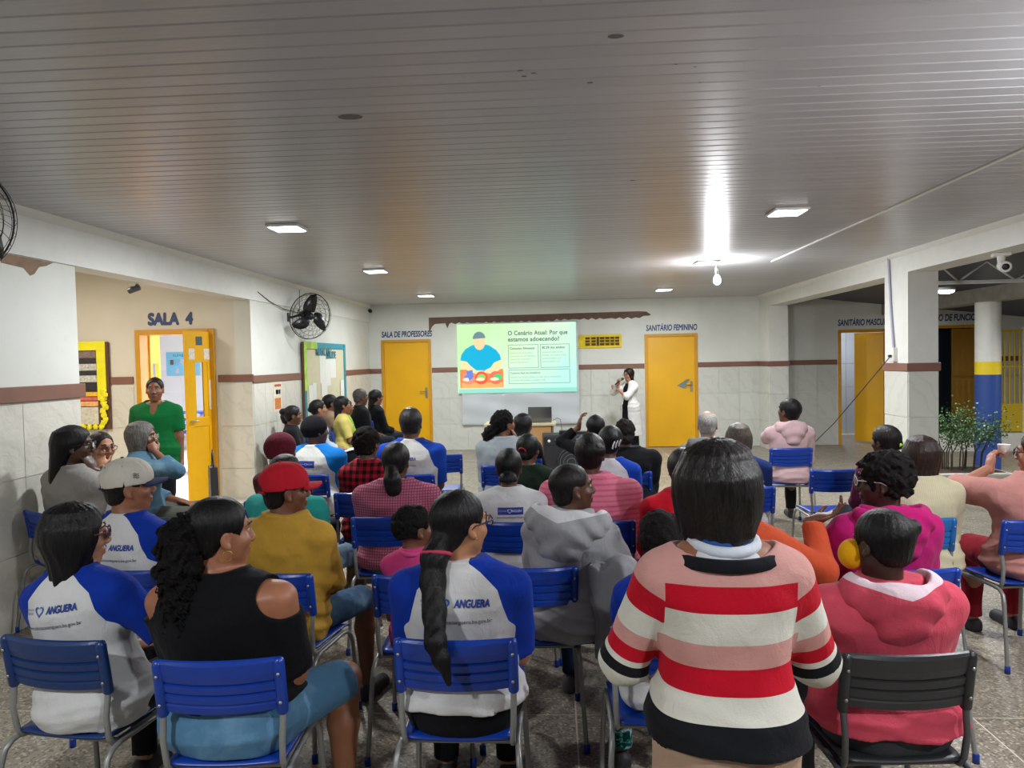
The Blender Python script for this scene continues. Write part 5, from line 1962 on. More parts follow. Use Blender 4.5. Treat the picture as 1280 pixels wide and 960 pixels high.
def do_hair(c, hair):
    style = hair[0]
    color = hair[1]
    opt = hair[2] if len(hair) > 2 else {}
    H, HR, HS, Hc, T, s, root, lod = c['H'], c['HR'], c['HS'], c['Hc'], c['T'], c['s'], c['root'], c['lod']
    hres = max(.0052, lod * .8)
    E = lambda ce, r, k=.015, kind='ell': (kind, H(*ce), tuple(np.array(r) * HS), HR, k)
    K = lambda a, b, ra, rb, k=.02: ('cone', H(*a), H(*b), ra * HS, rb * HS, False, k)
    W = lambda p: (Hc + (np.array(p)))  # world aligned offset
    curly = opt.get('curly', False)
    th = opt.get('th', .010)
    cap = E((0, -.014, .028), (.075 + th, .097 + th, .087 + th))
    pr_ = [cap]
    tail = opt.get('tail')
    subs = []
    face_cut = E((0, .085 + opt.get('fr', 0), -.026), (.066, .072, .098), .010, 'sub')
    ear_cut = [E((sx * .088, .018, -.030), (.030, .034, .045), .008, 'sub') for sx in (-1, 1)]
    low = opt.get('low', -.07)
    if style in ('short', 'crop', 'fringe_less'):
        pr_ += [E((0, -.045, -.035), (.062 + th * .6, .055 + th * .5, .055))]
        subs = [face_cut] + ear_cut
        low = opt.get('low', -.075)
    elif style == 'balding':
        subs = [face_cut, E((0, .01, .095), (.062, .085, .062), .006, 'sub')] + ear_cut
        pr_ += [E((0, -.045, -.030), (.063, .055, .055))]
        low = -.075
    elif style in ('bun', 'lowbun', 'pony', 'updo', 'curlypony'):
        pr_ += [E((0, -.050, -.030), (.062 + th * .5, .050, .055))]
        subs = [face_cut] + ear_cut
        low = -.078
        if style == 'bun':
            bp = opt.get('at', (0, -.105, .06))
            r = opt.get('r', .045)
            pr_ += [E(bp, (r, r * .95, r * .9), .008), K((bp[0] * .5, -.08, .05), bp, .03, .03)]
        if style == 'lowbun':
            bp = opt.get('at', (0, -.115, -.055))
            r = opt.get('r', .045)
            pr_ += [E(bp, (r * 1.15, r * .8, r * 1.05), .008)]
    elif style == 'bob':
        L = opt.get('len', .17)
        wd = opt.get('w', 1.0)
        pr_ += [('loft', H(0, -.022, 0), HR, [(z_ * HS, w_ * HS * wd, d_ * HS, 0) for z_, w_, d_ in ((-L, .054 * opt.get('bl', 1), .046 * opt.get('bl', 1)), (-L + .018, .066 * opt.get('bl', 1), .058 * opt.get('bl', 1)), (-L + .055, .078 * opt.get('bl', 1) ** .5, .072), (-.06, .086, .082), (-.01, .084, .088), (.04, .072, .080), (.075, .045, .055))], .06)]
        subs = [E((0, .088 + opt.get('fr', 0), -.040), (.066, .074, .100), .010, 'sub')]
        if opt.get('ears'):
            subs += ear_cut
        low = -L - .02
    elif style == 'long':
        L = opt.get('len', .32)
        wd = opt.get('w', 1.0)
        y0 = opt.get('y', -.06)
        pr_ += [
                ('loft', W((opt.get('dx', 0), 0, 0)) + HR @ V3(0, y0, -L) * HS, HR, [(0, .050 * HS * wd, .018 * HS, -.03 * HS), (.06 * HS, .072 * HS * wd, .028 * HS, -.025 * HS), (L * .55 * HS, .084 * HS * wd, .040 * HS, -.01 * HS), ((L - .04) * HS, .086 * HS * wd, .062 * HS, .02 * HS), ((L + .02) * HS, .084 * HS * wd, .075 * HS, .035 * HS), ((L + .08) * HS, .06 * HS * wd, .06 * HS, .04 * HS)], .04)]
        subs = [E((0, .088, -.040), (.066, .076, .100), .010, 'sub')]
        low = -L - .03
    elif style in ('scarf', 'hoodup'):
        pr_ = [E((0, -.016, .030), (.075 + th, .100 + th, .088 + th)), E((0, -.045, -.03), (.072, .060, .07))]
        subs = [E((0, .090, -.030), (.062, .070, .092), .010, 'sub')]
        low = -.11 if style == 'hoodup' else -.05
    # tails are given in head space points
    if tail:
        rr = opt.get('tr', .035)
        wt = opt.get('wtail')
        TP = (lambda p: Hc + np.array(p)) if wt else (lambda p: H(*p))
        for i in range(len(tail) - 1):
            t0, t1 = i / (len(tail) - 1), (i + 1) / (len(tail) - 1)
            if wt:
                pr_.append(('cone', TP(tail[i]), TP(tail[i + 1]), rr * HS * (1.05 - .62 * t0 ** 2), rr * HS * (1.05 - .62 * t1 ** 2) * (1 if i < len(tail) - 2 else .5), False, .02))
                continue
            ra = rr * (.7 + .6 * sin(pi * min(1, t0 * .8 + .15)))
            rb = rr * (.7 + .6 * sin(pi * min(1, t1 * .8 + .15))) * (1 if i < len(tail) - 2 else .35)
            pr_.append(('cone', TP(tail[i]), TP(tail[i + 1]), ra * HS, rb * HS, False, .02))
    f = run_prims(pr_, hres, pad=.025)
    for p in subs:
        f.prim(p)
    f.cut_plane(H(0, 0, low if not tail else min(low, min(t_[2] for t_ in tail) - .1)), -HR[:, 2])
    if tail and style in ('bun', 'lowbun', 'pony', 'curlypony'):
        pass
    sd_ = random.random() * 9
    if curly:
        amp = opt.get('amp', .006)
        f.warp(lambda p: amp * (vnoise(p, 150, sd_) * .8 + vnoise(p, 80, sd_ + 2)), .03)
    else:
        amp = opt.get('amp', .0015 if style != 'bob' else .0024)
        def strands(p):
            l_ = (p - Hc) @ HR / HS
            th_ = np.arctan2(l_[:, 0], l_[:, 1] + .02)
            ax_ = l_[:, 0] * 30
            w = np.sin(th_ * 22 + 2.2 * np.sin(l_[:, 2] * 22 + sd_)) * .6 + np.sin(th_ * 47 + 3 * np.sin(l_[:, 2] * 13)) * .4
            if style in ('long', 'bob') or tail:
                bl = np.clip((l_[:, 2] + .02) / .10, 0, 1)
                w = w * bl + (1 - bl) * np.sin(l_[:, 0] * 230 + 2.0 * np.sin(l_[:, 2] * 14 + sd_))
            return amp * w
        f.warp(strands, .03)
    v, q = f.mesh()
    m = curl_mat(color) if curly else hair_mat(color, opt.get('gloss', .42))
    if style in ('scarf', 'hoodup'):
        m = cloth(color)
    ob('hair' if style not in ('scarf', 'hoodup') else 'head_scarf', np_mesh('hair', v, q), m, root)
    if opt.get('tie'):
        tp, tc, r = opt['tie']
        a = V3(*tp)
        dirv = V3(*opt.get('tiedir', (0, -1, -.6)))
        dirv /= np.linalg.norm(dirv)
        u = np.cross(dirv, V3(1, 0, 0.01)); u /= np.linalg.norm(u)
        w = np.cross(dirv, u)
        ob('hair_tie', MB().tube([H(*(a + (u * cos(t) + w * sin(t)) * r)) for t in np.linspace(0, 2 * pi, 17)[:-1]], .007 * HS, 8, closed=True), mat('tie_' + tc.strip('#'), tc, .7), root)


def baseball_cap(color, brim, yaw_=0.0, tilt=0.0, under=None, opening=True, dots=None):
    def f(c):
        HS, Hc, root, lod = c['HS'], c['Hc'], c['root'], c['lod']
        R = c['HR'] @ rotz(yaw_) @ rotx(tilt)
        P = lambda *p: Hc + R @ (np.array(p) * HS)
        res = max(.0052, lod * .7)
        fl = run_prims([('ell', P(0, -.014, .030), tuple(np.array((.092, .112, .108)) * HS), R, .01), ('ell', P(0, .03, .045), tuple(np.array((.082, .078, .082)) * HS), R, .02)], res, pad=.02)
        fl.cut_plane(P(0, 0, .012), -R[:, 2])
        fl.prim(('sub', P(0, -.013, -.01), tuple(np.array((.086, .106, .118)) * HS), R, .002))
        if opening:
            fl.prim(('sub', P(0, -.115, .020), tuple(np.array((.042, .05, .036)) * HS), R, .004))
        def seams(p):
            l_ = (p - Hc) @ R / HS
            a = np.arctan2(l_[:, 0], l_[:, 1] + .014)
            k = np.abs(((a / (pi / 3)) % 1) - .5)
            return .0028 * np.exp(-(k / .05) ** 2)
        fl.warp(seams, .02)
        v, q = fl.mesh()
        cp = ob('cap', np_mesh('cap', v, q), cloth(color), root)
        bf = Field(P(0, .14, .02) - .14, P(0, .14, .02) + .14, res)
        X, Y, Z = bf.all_pts()
        q_ = [X - Hc[0], Y - Hc[1], Z - Hc[2]]
        L = [(q_[0] * R[0, j] + q_[1] * R[1, j] + q_[2] * R[2, j]) / HS for j in range(3)]
        curve = .022 - 3.2 * L[0] ** 2 - .10 * (L[1] - .09)
        dd = np.maximum(np.sqrt((L[0] / .080) ** 2 + ((L[1] - .085) / .082) ** 2) - 1, 0 * X) * .08
        d = np.maximum((np.sqrt((L[0] / .080) ** 2 + ((L[1] - .085) / .085) ** 2) - 1) * .08, np.abs(L[2] - curve) - .0052 / 1)
        d = np.maximum(d, .070 - L[1])
        bf.D = (d * HS).astype(np.float32)
        v, q = bf.mesh()
        ob('visor', np_mesh('visor', v, q), cloth(brim), cp)
        bm = MB().lathe([(.009, 0), (.007, .004), (0, .005)], 12, M=Matrix.Translation(P(0, -.014, .1375)))
        ob('button', bm, cloth(dots or brim), cp)
        if opening:
            ob('strap', MB().tube([P(sx_, -.118 + abs(sx_) * .35, .008) for sx_ in (-.045, -.02, 0, .02, .045)], .007 * HS, 6), cloth(brim), cp)
        if dots:
            for a in (-120, -60, 0, 60, 120, 180):
                aa = radians(a + 30)
                ob('eyelet', MB().lathe([(.0045, 0), (0, .0025)], 10, M=Matrix.Translation(P(.066 * sin(aa), -.014 + .083 * cos(aa), .105)) @ Matrix((tuple(R[0]) + (0,), tuple(R[1]) + (0,), tuple(R[2]) + (0,), (0, 0, 0, 1)))), cloth(dots), cp)
    return f


# ------------------------------------------------------------------ school chair
def chair_master(name, label, plastic, frame_m, group):
    t_ = thing(name, label, 'chair', (0, 0, 0), 0, group)
    # seat
    nx, ny = 13, 11
    vs_, fs = [], []
    def seatpt(i, j, dz):
        u, v_ = i / (nx - 1) * 2 - 1, j / (ny - 1) * 2 - 1
        w = .195 + .008 * v_
        x = u * w
        y = v_ * .19 + .01
        z = .452 + .010 * u * u - .012 * max(0, v_ - .55) ** 2 * 8 + .008 * max(0, -v_ - .6) + dz
        if abs(u) > .9 and abs(v_) > .9:
            x *= .97
            y = y * .97
        return (x, y, z)
    for dz in (0, -.012):
        vs_ += [seatpt(i, j, dz - (.004 if dz == 0 and (i in (0, nx - 1) or j in (0, ny - 1)) else 0)) for j in range(ny) for i in range(nx)]
    n = nx * ny
    for j in range(ny - 1):
        for i in range(nx - 1):
            a = j * nx + i
            fs += [(a, a + 1, a + nx + 1, a + nx), (n + a, n + a + nx, n + a + nx + 1, n + a + 1)]
    for i in range(nx - 1):
        fs += [(i, n + i, n + i + 1, i + 1), ((ny - 1) * nx + i, (ny - 1) * nx + i + 1, n + (ny - 1) * nx + i + 1, n + (ny - 1) * nx + i)]
    for j in range(ny - 1):
        a, b_ = j * nx, j * nx + nx - 1
        fs += [(a, a + nx, n + a + nx, n + a), (b_, n + b_, n + b_ + nx, b_ + nx)]
    ob('seat', MB().add(vs_, fs, True), plastic, t_)
    # backrest: smooth top band then stepped ribs
    tilt = radians(9)
    def B(x, y, z):  # backrest frame
        return (x, -.205 + y * cos(tilt) - (z - .62) * sin(tilt), .62 + (z - .62) * cos(tilt) + y * sin(tilt))
    prof = [(.625, .006), (.630, -.004), (.655, -.006), (.659, .000), (.662, .000), (.666, -.006), (.690, -.007), (.694, .001), (.697, .001), (.701, -.006), (.725, -.008), (.729, .001), (.732, .001), (.736, -.006), (.762, -.010), (.800, -.010), (.812, -.004), (.815, .003), (.810, .009), (.73, .009), (.63, .012)]
    mb = MB()
    NX = 15
    P_ = []
    for i in range(NX):
        u = i / (NX - 1) * 2 - 1
        x = u * .185
        cv = .028 * u * u
        for z, y in prof:
            zz2 = z - (.006 * u * u if z > .8 else 0)
            P_.append(B(x, y + cv, zz2))
    m_ = len(prof)
    F_ = []
    for i in range(NX - 1):
        for k in range(m_):
            k2 = (k + 1) % m_
            F_.append((i * m_ + k, (i + 1) * m_ + k, (i + 1) * m_ + k2, i * m_ + k2))
    mb.add(P_, F_, False)
    bk = ob('backrest', mb, plastic, t_)
    for s_ in (-1, 1):
        sl = MB().tube([B(s_ * .192, .028, z) for z in (.612, .618, .70, .79, .803, .808)], [.014, .018, .018, .018, .015, .006], 12)
        ob('post_sleeve', sl, plastic, bk)
        for z in (.66, .76):
            q = Vector(B(s_ * .192, .008, z))
            ob('bolt', MB().lathe([(.006, 0), (.005, .003), (0, .004)], 10, M=Matrix.Translation(q) @ Matrix.Rotation(pi / 2, 4, 'X')), M_STEEL, bk)
    r = .0105
    for s_ in (-1, 1):
        x = s_ * .192
        # back post, running down and under the seat
        post = [B(x, .028, z) for z in (.78, .70, .62)] + [(x * .99, -.190, .54), (x * .97, -.178, .46), (x * .96, -.160, .432), (x * .95, -.12, .425), (x * .95, .13, .425)]
        ob('frame', MB().tube(post, r, 10), frame_m, t_)
        xo = s_ * .205
        leg = [(xo * 1.12, -.275, .01), (xo * 1.08, -.255, .15), (xo * 1.03, -.225, .36), (xo * 1.01, -.212, .40), (xo, -.185, .422), (xo * .98, -.14, .428), (xo * .98, .10, .428), (xo * .98, .15, .42), (xo, .18, .395), (xo * 1.02, .195, .36), (xo * 1.06, .215, .15), (xo * 1.08, .225, .01)]
        lg = ob('leg_frame', MB().tube(leg, r, 10), frame_m, t_)
        for p in (leg[0], leg[-1]):
            ob('foot_cap', MB().lathe([(.0, 0), (.0145, 0), (.0145, .035), (.011, .04)], 10, M=Matrix.Translation((p[0], p[1], 0))), plastic, lg)
    ob('crossbar', MB().tube([(-.19, -.12, .418), (.19, -.12, .418)], r, 8), frame_m, t_)
    ob('crossbar', MB().tube([(-.19, .11, .418), (.19, .11, .418)], r, 8), frame_m, t_)
    return t_


def dup(root, loc, rz, label, group=None):
    r = root.copy()
    COL.objects.link(r)
    r.location = loc
    r.rotation_euler = (0, 0, rz)
    r['label'] = label
    if group:
        r['group'] = group
    for ch_ in list(root.children):
        c_ = ch_.copy()
        COL.objects.link(c_)
        c_.parent = r
        for g_ in ch_.children:
            d_ = g_.copy()
            COL.objects.link(d_)
            d_.parent = c_
    return r


# ------------------------------------------------------------------ small clothing pieces
def collar(c, col_, inner):
    T, s = c['T'], c['s']
    tz = c['top'] / s
    ring = []
    for a in np.linspace(0, 2 * pi, 25)[:-1]:
        ring.append(T(.080 * cos(a), -.008 + .078 * sin(a), tz - .005 - .02 * sin(a) * -1 * .6))
    ob('collar', MB().tube([Vector(p) for p in ring], .017 * s, 8, closed=True), cloth(col_), c['root'])
    if inner != col_:
        ring = [T(.066 * cos(a), -.008 + .066 * sin(a), tz + .012 + .012 * sin(a)) for a in np.linspace(0, 2 * pi, 25)[:-1]]
        ob('collar', MB().tube([Vector(p) for p in ring], .012 * s, 8, closed=True), cloth(inner), c['root'])


def hood_lining(c, col_, k):
    T, s, Rt = c['T'], c['s'], c['Rt']
    hz = c['top'] / s
    f = run_prims([('ell', T(0, -.060, hz - .012), (.098 * s * k, .058 * s, .046 * s), Rt @ rotx(.30), .02)], .007)
    f.prim(('sub', T(0, -.040, hz + .03), (.080 * s * k, .050 * s, .052 * s), Rt @ rotx(.30), .01))
    v, q = f.mesh()
    ob('hood_lining', np_mesh('hood_lining', v, q), cloth(col_), c['root'])


def hanging_sleeve(c):
    """empty sleeve and side of the loose hoodie hanging down behind the chair"""
    pr_ = [('cone', V3(.30, -.12, .80), V3(.31, -.15, .52), .075, .062, False, .02), ('cone', V3(.31, -.15, .52), V3(.33, -.16, .36), .062, .045, True, .02),
           ('loft', V3(.24, -.12, .40), np.eye(3), [(0, .055, .03, 0), (.2, .075, .05, 0), (.42, .09, .06, 0)], .03)]
    f = run_prims(pr_, .008)
    f.warp(lambda p: .010 * vnoise(p * V3(2.4, 2.4, .5), 26, 2.0), .04)
    v, q = f.mesh()
    ob('hanging_sleeve', np_mesh('hanging_sleeve', v, q), cloth('#85868a'), c['root'])
    ob('cuff', MB().tube([(.335 + .043 * cos(a), -.16 + .043 * sin(a), .355) for a in np.linspace(0, 2 * pi, 17)[:-1]], .006, 6, closed=True), cloth('#b5b5b6'), c['root'])


def curl_tail(c):
    H, HS, HR, Hc = c['H'], c['HS'], c['HR'], c['Hc']
    base_ = [(.0, -.095, .045), (.005, -.130, .0), (.012, -.135, -.09), (.015, -.13, -.19), (.02, -.13, -.28)]
    pr_ = []
    for i in range(4):
        r = (.036, .058, .066, .058, .026)
        pr_.append(('cone', H(*base_[i]), H(*base_[i + 1]), r[i] * HS, r[i + 1] * HS, False, .03))
    f = run_prims(pr_, .0058)
    f.warp(lambda p: .011 * (np.sin(p[:, 2] * 150 + 6 * np.sin(p[:, 0] * 60) + 5 * np.sin(p[:, 1] * 60)) * .6 + vnoise(p, 90, 1.1)), .035)
    v, q = f.mesh()
    t_ = ob('curly_tail', np_mesh('curly_tail', v, q), curl_mat('#100d0e'), c['root'])
    R_ = random.Random(5)
    cm = MB()
    for k in range(46):
        a = R_.uniform(0, 2 * pi)
        t0 = R_.uniform(0, 1)
        p0 = V3(.012 + .056 * cos(a), -.132 + .048 * sin(a), .0 - .20 * t0)
        pts = []
        rr = R_.uniform(.007, .011)
        for j in range(16):
            t = j / 15
            pts.append(Vector(H(p0[0] + cos(a) * .012 * t + rr * cos(j * 1.1), p0[1] + rr * sin(j * 1.1), p0[2] - .11 * t)))
        cm.tube(pts, .0030 * HS, 5)
    o_ = ob('curls', cm, curl_mat('#100d0e'), c['root'])
    o_['kind'] = 'stuff'
    ob('hair_tie', MB().tube([H(-.005 + .028 * cos(a), -.112, .045 + .028 * sin(a)) for a in np.linspace(0, 2 * pi, 17)[:-1]], .008 * HS, 8, closed=True), mat('tie_blue', '#2b54a8', .6), c['root'])


def visor(c, col_):
    Hc, HS = c['Hc'], c['HS']
    R = rotz(radians(35)) @ rotx(radians(12))
    o_ = Hc + V3(-.074, .060, -.050) * HS
    f = run_prims([('ell', o_, (.050 * HS, .052 * HS, .056 * HS), R, .01)], .006)
    f.prim(('sub', o_ + V3(.028, .010, .0) * HS, (.050 * HS, .052 * HS, .060 * HS), R, .003))
    v, q = f.mesh()
    ob('visor', np_mesh('visor', v, q), cloth(col_), c['root'])


def cap_badge(c):
    H = c['H']
    HR, HS = c['HR'], c['HS']
    mb = MB()
    for k in range(3):
        mb.tube([H(.095 - .002 * k, .028 + .008 * i, .050 + .008 * k + .004 * sin(i * 2)) for i in range(4)], .0018 * HS, 5)
    ob('embroidery', mb, mat('thread_black', '#1b1b20', .7), c['root'])


def shoulder_bow(c):
    T = c['T']
    mb = MB()
    for k in range(4):
        mb.lathe([(.006, -.003), (.006, .003), (0, .004)], 8, M=Matrix.Translation(Vector(T(.175 + .012 * k, .03, .50 - .03 * k))))
    ob('button', mb, mat('silver_button', '#c9c9cc', .3, .5), c['root'])['kind'] = 'stuff'


def hair_clip(c):
    H, HS = c['H'], c['HS']
    for k in range(3):
        x = .055 + .020 * k
        ob('hair_clip', MB().tube([H(x, -.118 + .010 * k, -.02 + .012 * k), H(x + .006, -.128 + .010 * k, .012 + .010 * k), H(x + .014, -.118 + .010 * k, .04 + .008 * k)], .0055 * HS, 6), mat('clip_white', '#dcdcdc', .4), c['root'])


def headband(c):
    H, HS = c['H'], c['HS']
    ob('headband', MB().tube([H(.094 * cos(a), -.005, .02 + .108 * sin(a)) for a in np.linspace(.1, pi - .1, 17)], .006 * HS, 6), mat('band_grey', '#a9a6a8', .5), c['root'])


def bow(c, col_):
    H, HS = c['H'], c['HS']
    for sx in (-1, 1):
        ob('hair_bow', MB().add([H(.02, -.135, -.01), H(.02 + sx * .05, -.14, .02 + .02 * sx), H(.02 + sx * .055, -.14, -.025), H(.02, -.150, -.01), H(.02 + sx * .045, -.155, .0)], [(0, 1, 4), (1, 2, 4), (2, 0, 4), (0, 3, 1), (0, 2, 3)], True), cloth(col_), c['root'])


def chest_panel(c, col_):
    T, Rt, s = c['T'], c['Rt'], c['s']
    f = run_prims([('loft', T(0, .035, .12), Rt, [(0, .055 * s, .09 * s, 0), (.25 * s, .06 * s, .10 * s, 0), (.36 * s, .05 * s, .075 * s, 0), (.41 * s, .02 * s, .05 * s, 0)], .01)], .009, infl=.012)
    v, q = f.mesh()
    ob('vest', np_mesh('vest', v, q), cloth(col_), c['root'])


def neckband(c, col_):
    T, s = c['T'], c['s']
    tz = c['top'] / s
    ring = [(.142 * cos(a), -.010 + .106 * sin(a), tz - .038 + .006 * cos(a) ** 2) for a in np.linspace(0, 2 * pi, 49)[:-1]]
    nb_ = MB()
    n = len(ring)
    V_ = []
    for (x, y, z) in ring:
        r_ = sqrt(x * x + (y + .01) ** 2)
        ux, uy = x / r_, (y + .01) / r_
        for (dr, dz) in ((.010, -.020), (.014, -.012), (.004, .010), (-.004, .012), (-.006, .006), (.0, -.018)):
            V_.append(T(x + ux * dr, y + uy * dr, z + dz))
    F_ = [(i * 6 + k, ((i + 1) % n) * 6 + k, ((i + 1) % n) * 6 + (k + 1) % 6, i * 6 + (k + 1) % 6) for i in range(n) for k in range(6)]
    ob('neckband', nb_.add(V_, F_, True), cloth(col_), c['root'])
    f = run_prims([('ell', T(0, -.008, tz - .045), (.125 * s, .094 * s, .050 * s), c['Rt'], .01)], .007)
    f.warp(lambda p: .003 * vnoise(p, 60, 1.0), .02)
    v, q = f.mesh()
    ob('undershirt', np_mesh('undershirt', v, q), cloth('#c3c6cd'), c['root'])

# =================================================================== chairs
FRAME_M = mat('grey_tube', '#8e8f8d', .38, .35)
BLUE = M_BLUE_P
DBLUE = mat('dark_blue_plastic', '#0d2f63', .35)
BLACKP = mat('charcoal_plastic', '#26282b', .4)
LBLUE = mat('light_blue_plastic', '#1763a8', .35)
G_CH = 'school chairs of the audience'
master = chair_master('school_chair', 'blue school chair under the woman with the long black ponytail and pink hair tie', BLUE, FRAME_M, G_CH)
master.location = (-.352, 2.608, 0)
m_dark = chair_master('school_chair', 'dark navy school chair under the woman with a straight black bob and raglan tee', DBLUE, FRAME_M, G_CH)
m_dark.location = (-1.727, 2.605, 0)
m_dark.rotation_euler = (0, 0, radians(-8))
m_black = chair_master('school_chair', 'charcoal grey school chair under the person in the coral hoodie', BLACKP, mat('dark_tube', '#55565a', .4, .3), G_CH)
m_black.location = (1.063, 2.50, 0)
m_black.rotation_euler = (0, 0, radians(3))
m_light = chair_master('school_chair', 'lighter blue school chair under the woman in the cream knit sweater', LBLUE, FRAME_M, G_CH)
m_light.location = (2.0, 4.37, 0)
CH = [
    (-1.10, 2.436, 4, 'blue school chair under the woman with the curly ponytail and black top'),
    (-1.99, 3.43, -6, 'blue school chair under the man in the cream cap'),
    (-1.265, 3.375, -8, 'blue school chair under the man in the red cap and mustard shirt'),
    (-.61, 3.33, 0, 'blue school chair under the small child in the pink polo'),
    (-.13, 3.44, 2, 'blue school chair with the grey hoodie draped over its back'),
    (-1.05, 4.52, 4, 'blue school chair with a small sticker, under the woman in the pink checked blouse'),
    (-.25, 4.35, 0, 'blue school chair under the low bun woman in the white badge tee'),
    (.235, 4.37, 0, 'blue school chair under the person in the pink striped shirt'),
    (.38, 2.72, 0, 'blue school chair hidden behind the standing woman in the striped sweater'),
    (.74, 3.22, 0, 'blue school chair under the person with the orange sleeve'),
    (1.49, 3.39, 4, 'blue school chair under the woman in the magenta hoodie'),
    (2.59, 4.31, 6, 'blue school chair under the large person in the rose top'),
    (-2.08, 6.20, -8, 'blue school chair under the person in the white vest with the blue badge'),
    (-1.21, 6.13, 0, 'blue school chair under the man in the plain white shirt'),
    (-1.16, 7.35, 6, 'empty blue school chair in front of the man in the white shirt'),
    (-1.39, 5.32, 0, 'blue school chair under the person in the red and black plaid shirt'),
    (-1.66, 4.30, 0, 'blue school chair under the person in the teal top'),
    (-1.93, 5.05, 0, 'blue school chair under the person in the burgundy head scarf'),
    (-.46, 6.58, 0, 'blue school chair under the woman in the grey blouse'),
    (-.20, 5.32, 0, 'blue school chair under the person in the dark green tee'),
    (.40, 5.42, 0, 'blue school chair under the woman with the white hair clip'),
    (.56, 6.15, 0, 'blue school chair under the woman with braided hair in black'),
    (.72, 4.12, 0, 'blue school chair under the person in the red top'),
    (1.27, 6.22, 0, 'blue school chair under the balding man in the grey hoodie'),
    (1.32, 5.40, 0, 'blue school chair under the woman with the streaked brown bob'),
    (2.22, 6.13, 0, 'empty blue school chair in the open space behind the woman in pale pink'),
    (2.30, 7.51, 0, 'blue school chair under the woman in the pale pink hoodie'),
    (2.30, 5.33, 0, 'blue school chair under the person with the lime hair tie'),
]
for x, y, rz, lb in CH:
    dup(master, (x, y, 0), radians(rz), lb, G_CH)
# sticker on one backrest
tag(ob('sticker', MB().bbox(-.012, .012, -.001, .001, -.012, .012, .0005), mat('sticker_white', '#c9ccd2', .5), None, (-1.045, 4.306, .785), (radians(9), 0, radians(4))), 'tiny white sticker on the backrest under the checked blouse', 'sticker')

# =================================================================== people
def PR(full=True, dx=0.0, z=.455, sc=1.0):
    L = [('text', (.055 + dx) * sc, z, '#1b3a8f', 'ANGUERA', .036 * sc, 0, .2, .125 * sc),
         ('text', .055 * sc + dx, z - .0008, '#1b3a8f', 'ANGUERA', .036 * sc, 0, .2, .127 * sc),
         ('heart', (-.045 + dx) * sc, z, '#2a5bb5', .024 * sc, .007),
         ('text', (-.105 + dx) * sc, z + .006, '#35507a', 'SECRETARIA DE', .011, 0, 0, .055 * sc),
         ('text', (-.105 + dx) * sc, z - .008, '#35507a', 'EDUCAÇÃO', .012, 0, 0, .045 * sc),
         ('text', dx, z - .062, '#2a3350', 'www.educacaoanguera.ba.gov.br', .020, 0, 0, .25 * sc)]
    return L


RAG = ('#c9c9c9', 'raglan', '#0d3093')
BAG = '#101114'
# ---- front row
person('woman with a straight black shoulder length bob and glasses in a white and blue tee', -1.70, 2.60, -8, s=.93, g=1.14, side=-9, shirt=RAG, lod=NEAR, face=True, head=(-50, 0, 0), skin='#a5765a',
       hair=('bob', '#0f0e10', {'len': .22, 'w': 1.18, 'ears': False, 'th': .014, 'bl': 1.25}), extras=[glasses('#5a2f2a', .0026), earring('stud')], print_=PR(dx=-.02), sleeve=.85, pants=('#15161c', 'plain'), arms={1: (V3(.20, .22, .62), V3(.9, -.5, -.4)), -1: 'lap'})
person('woman with a curly black ponytail and hoop earrings in a black cold shoulder top', -1.13, 2.43, -9, s=.98, side=-4, g=1.40, gd=1.3, shirt=('#0b0c10', 'plain'), lod=NEAR, face=True, head=(-42, 0, 0), skin='#9a6448', bare='shoulders', neckline=.025,
       hair=('curlypony', '#0c0b0c', {'th': .008, 'fr': .0}), extras=[earring('hoop', (-1, 1), .016), lambda c: curl_tail(c)], sleeve=.95, pants=('#507a9b', 'denim', '#7ea6c2'), knee=.97, hem=.15, waist=.27, legs={1: (.24, .37, .26, .30), -1: (-.12, .40, -.14, .36)}, shoes='#3a2c26')
person('woman with a long sleek black ponytail and round glasses in a white and blue tee', -.352, 2.60, 0, s=.965, g=1.22, shirt=RAG, lod=NEAR, face=True, head=(-46, 0, 0), skin='#a3714f',
       hair=('pony', '#0d0c0e', {'tail': [(-.055, -.07, -.05), (-.080, -.10, -.10), (-.082, -.125, -.17), (-.068, -.19, -.26), (-.055, -.262, -.33), (-.035, -.276, -.38), (-.01, -.280, -.46)], 'wtail': True, 'tr': .042, 'tie': ((.010, -.112, -.086), '#b02c4c', .050), 'tiedir': (.3, -.3, -1), 'th': .007}), extras=[glasses('#22242c', .0022), earring('stud')], print_=PR(), sleeve=.9, pants=('#101116', 'plain'), hem=.075, waist=.20)
person('standing woman in a red, pink, cream and black striped sweater with chin length dark hair', .395, 1.77, 0, s=.905, g=1.03, gd=1.15, stand=.86, shirt=('#bb9988', 'sweater'), lod=NEAR, face=True, head=(-42, 2, 0), skin='#8a5a3f',
       hair=('bob', '#191614', {'len': .165, 'w': 1.22, 'ears': False, 'gloss': .36, 'th': .014}), extras=[glasses('#1a1720', .0030), earring('hoop', (1,), .012), lambda c: collar(c, '#c9cdd6', '#2c4f8f'), lambda c: neckband(c, '#15161a')], sleeve=1.55, hem=.071, loose=.018, pants=('#a98d78', 'plain'), skirt=(-.62, 1.06), neckline=.012, neckcut=(.134, .108, .070, .006), folds=.004,
       arms={1: (V3(.17, .27, 1.03), V3(.55, -.5, -1)), -1: (V3(-.17, .27, 1.03), V3(-.55, -.5, -1))})
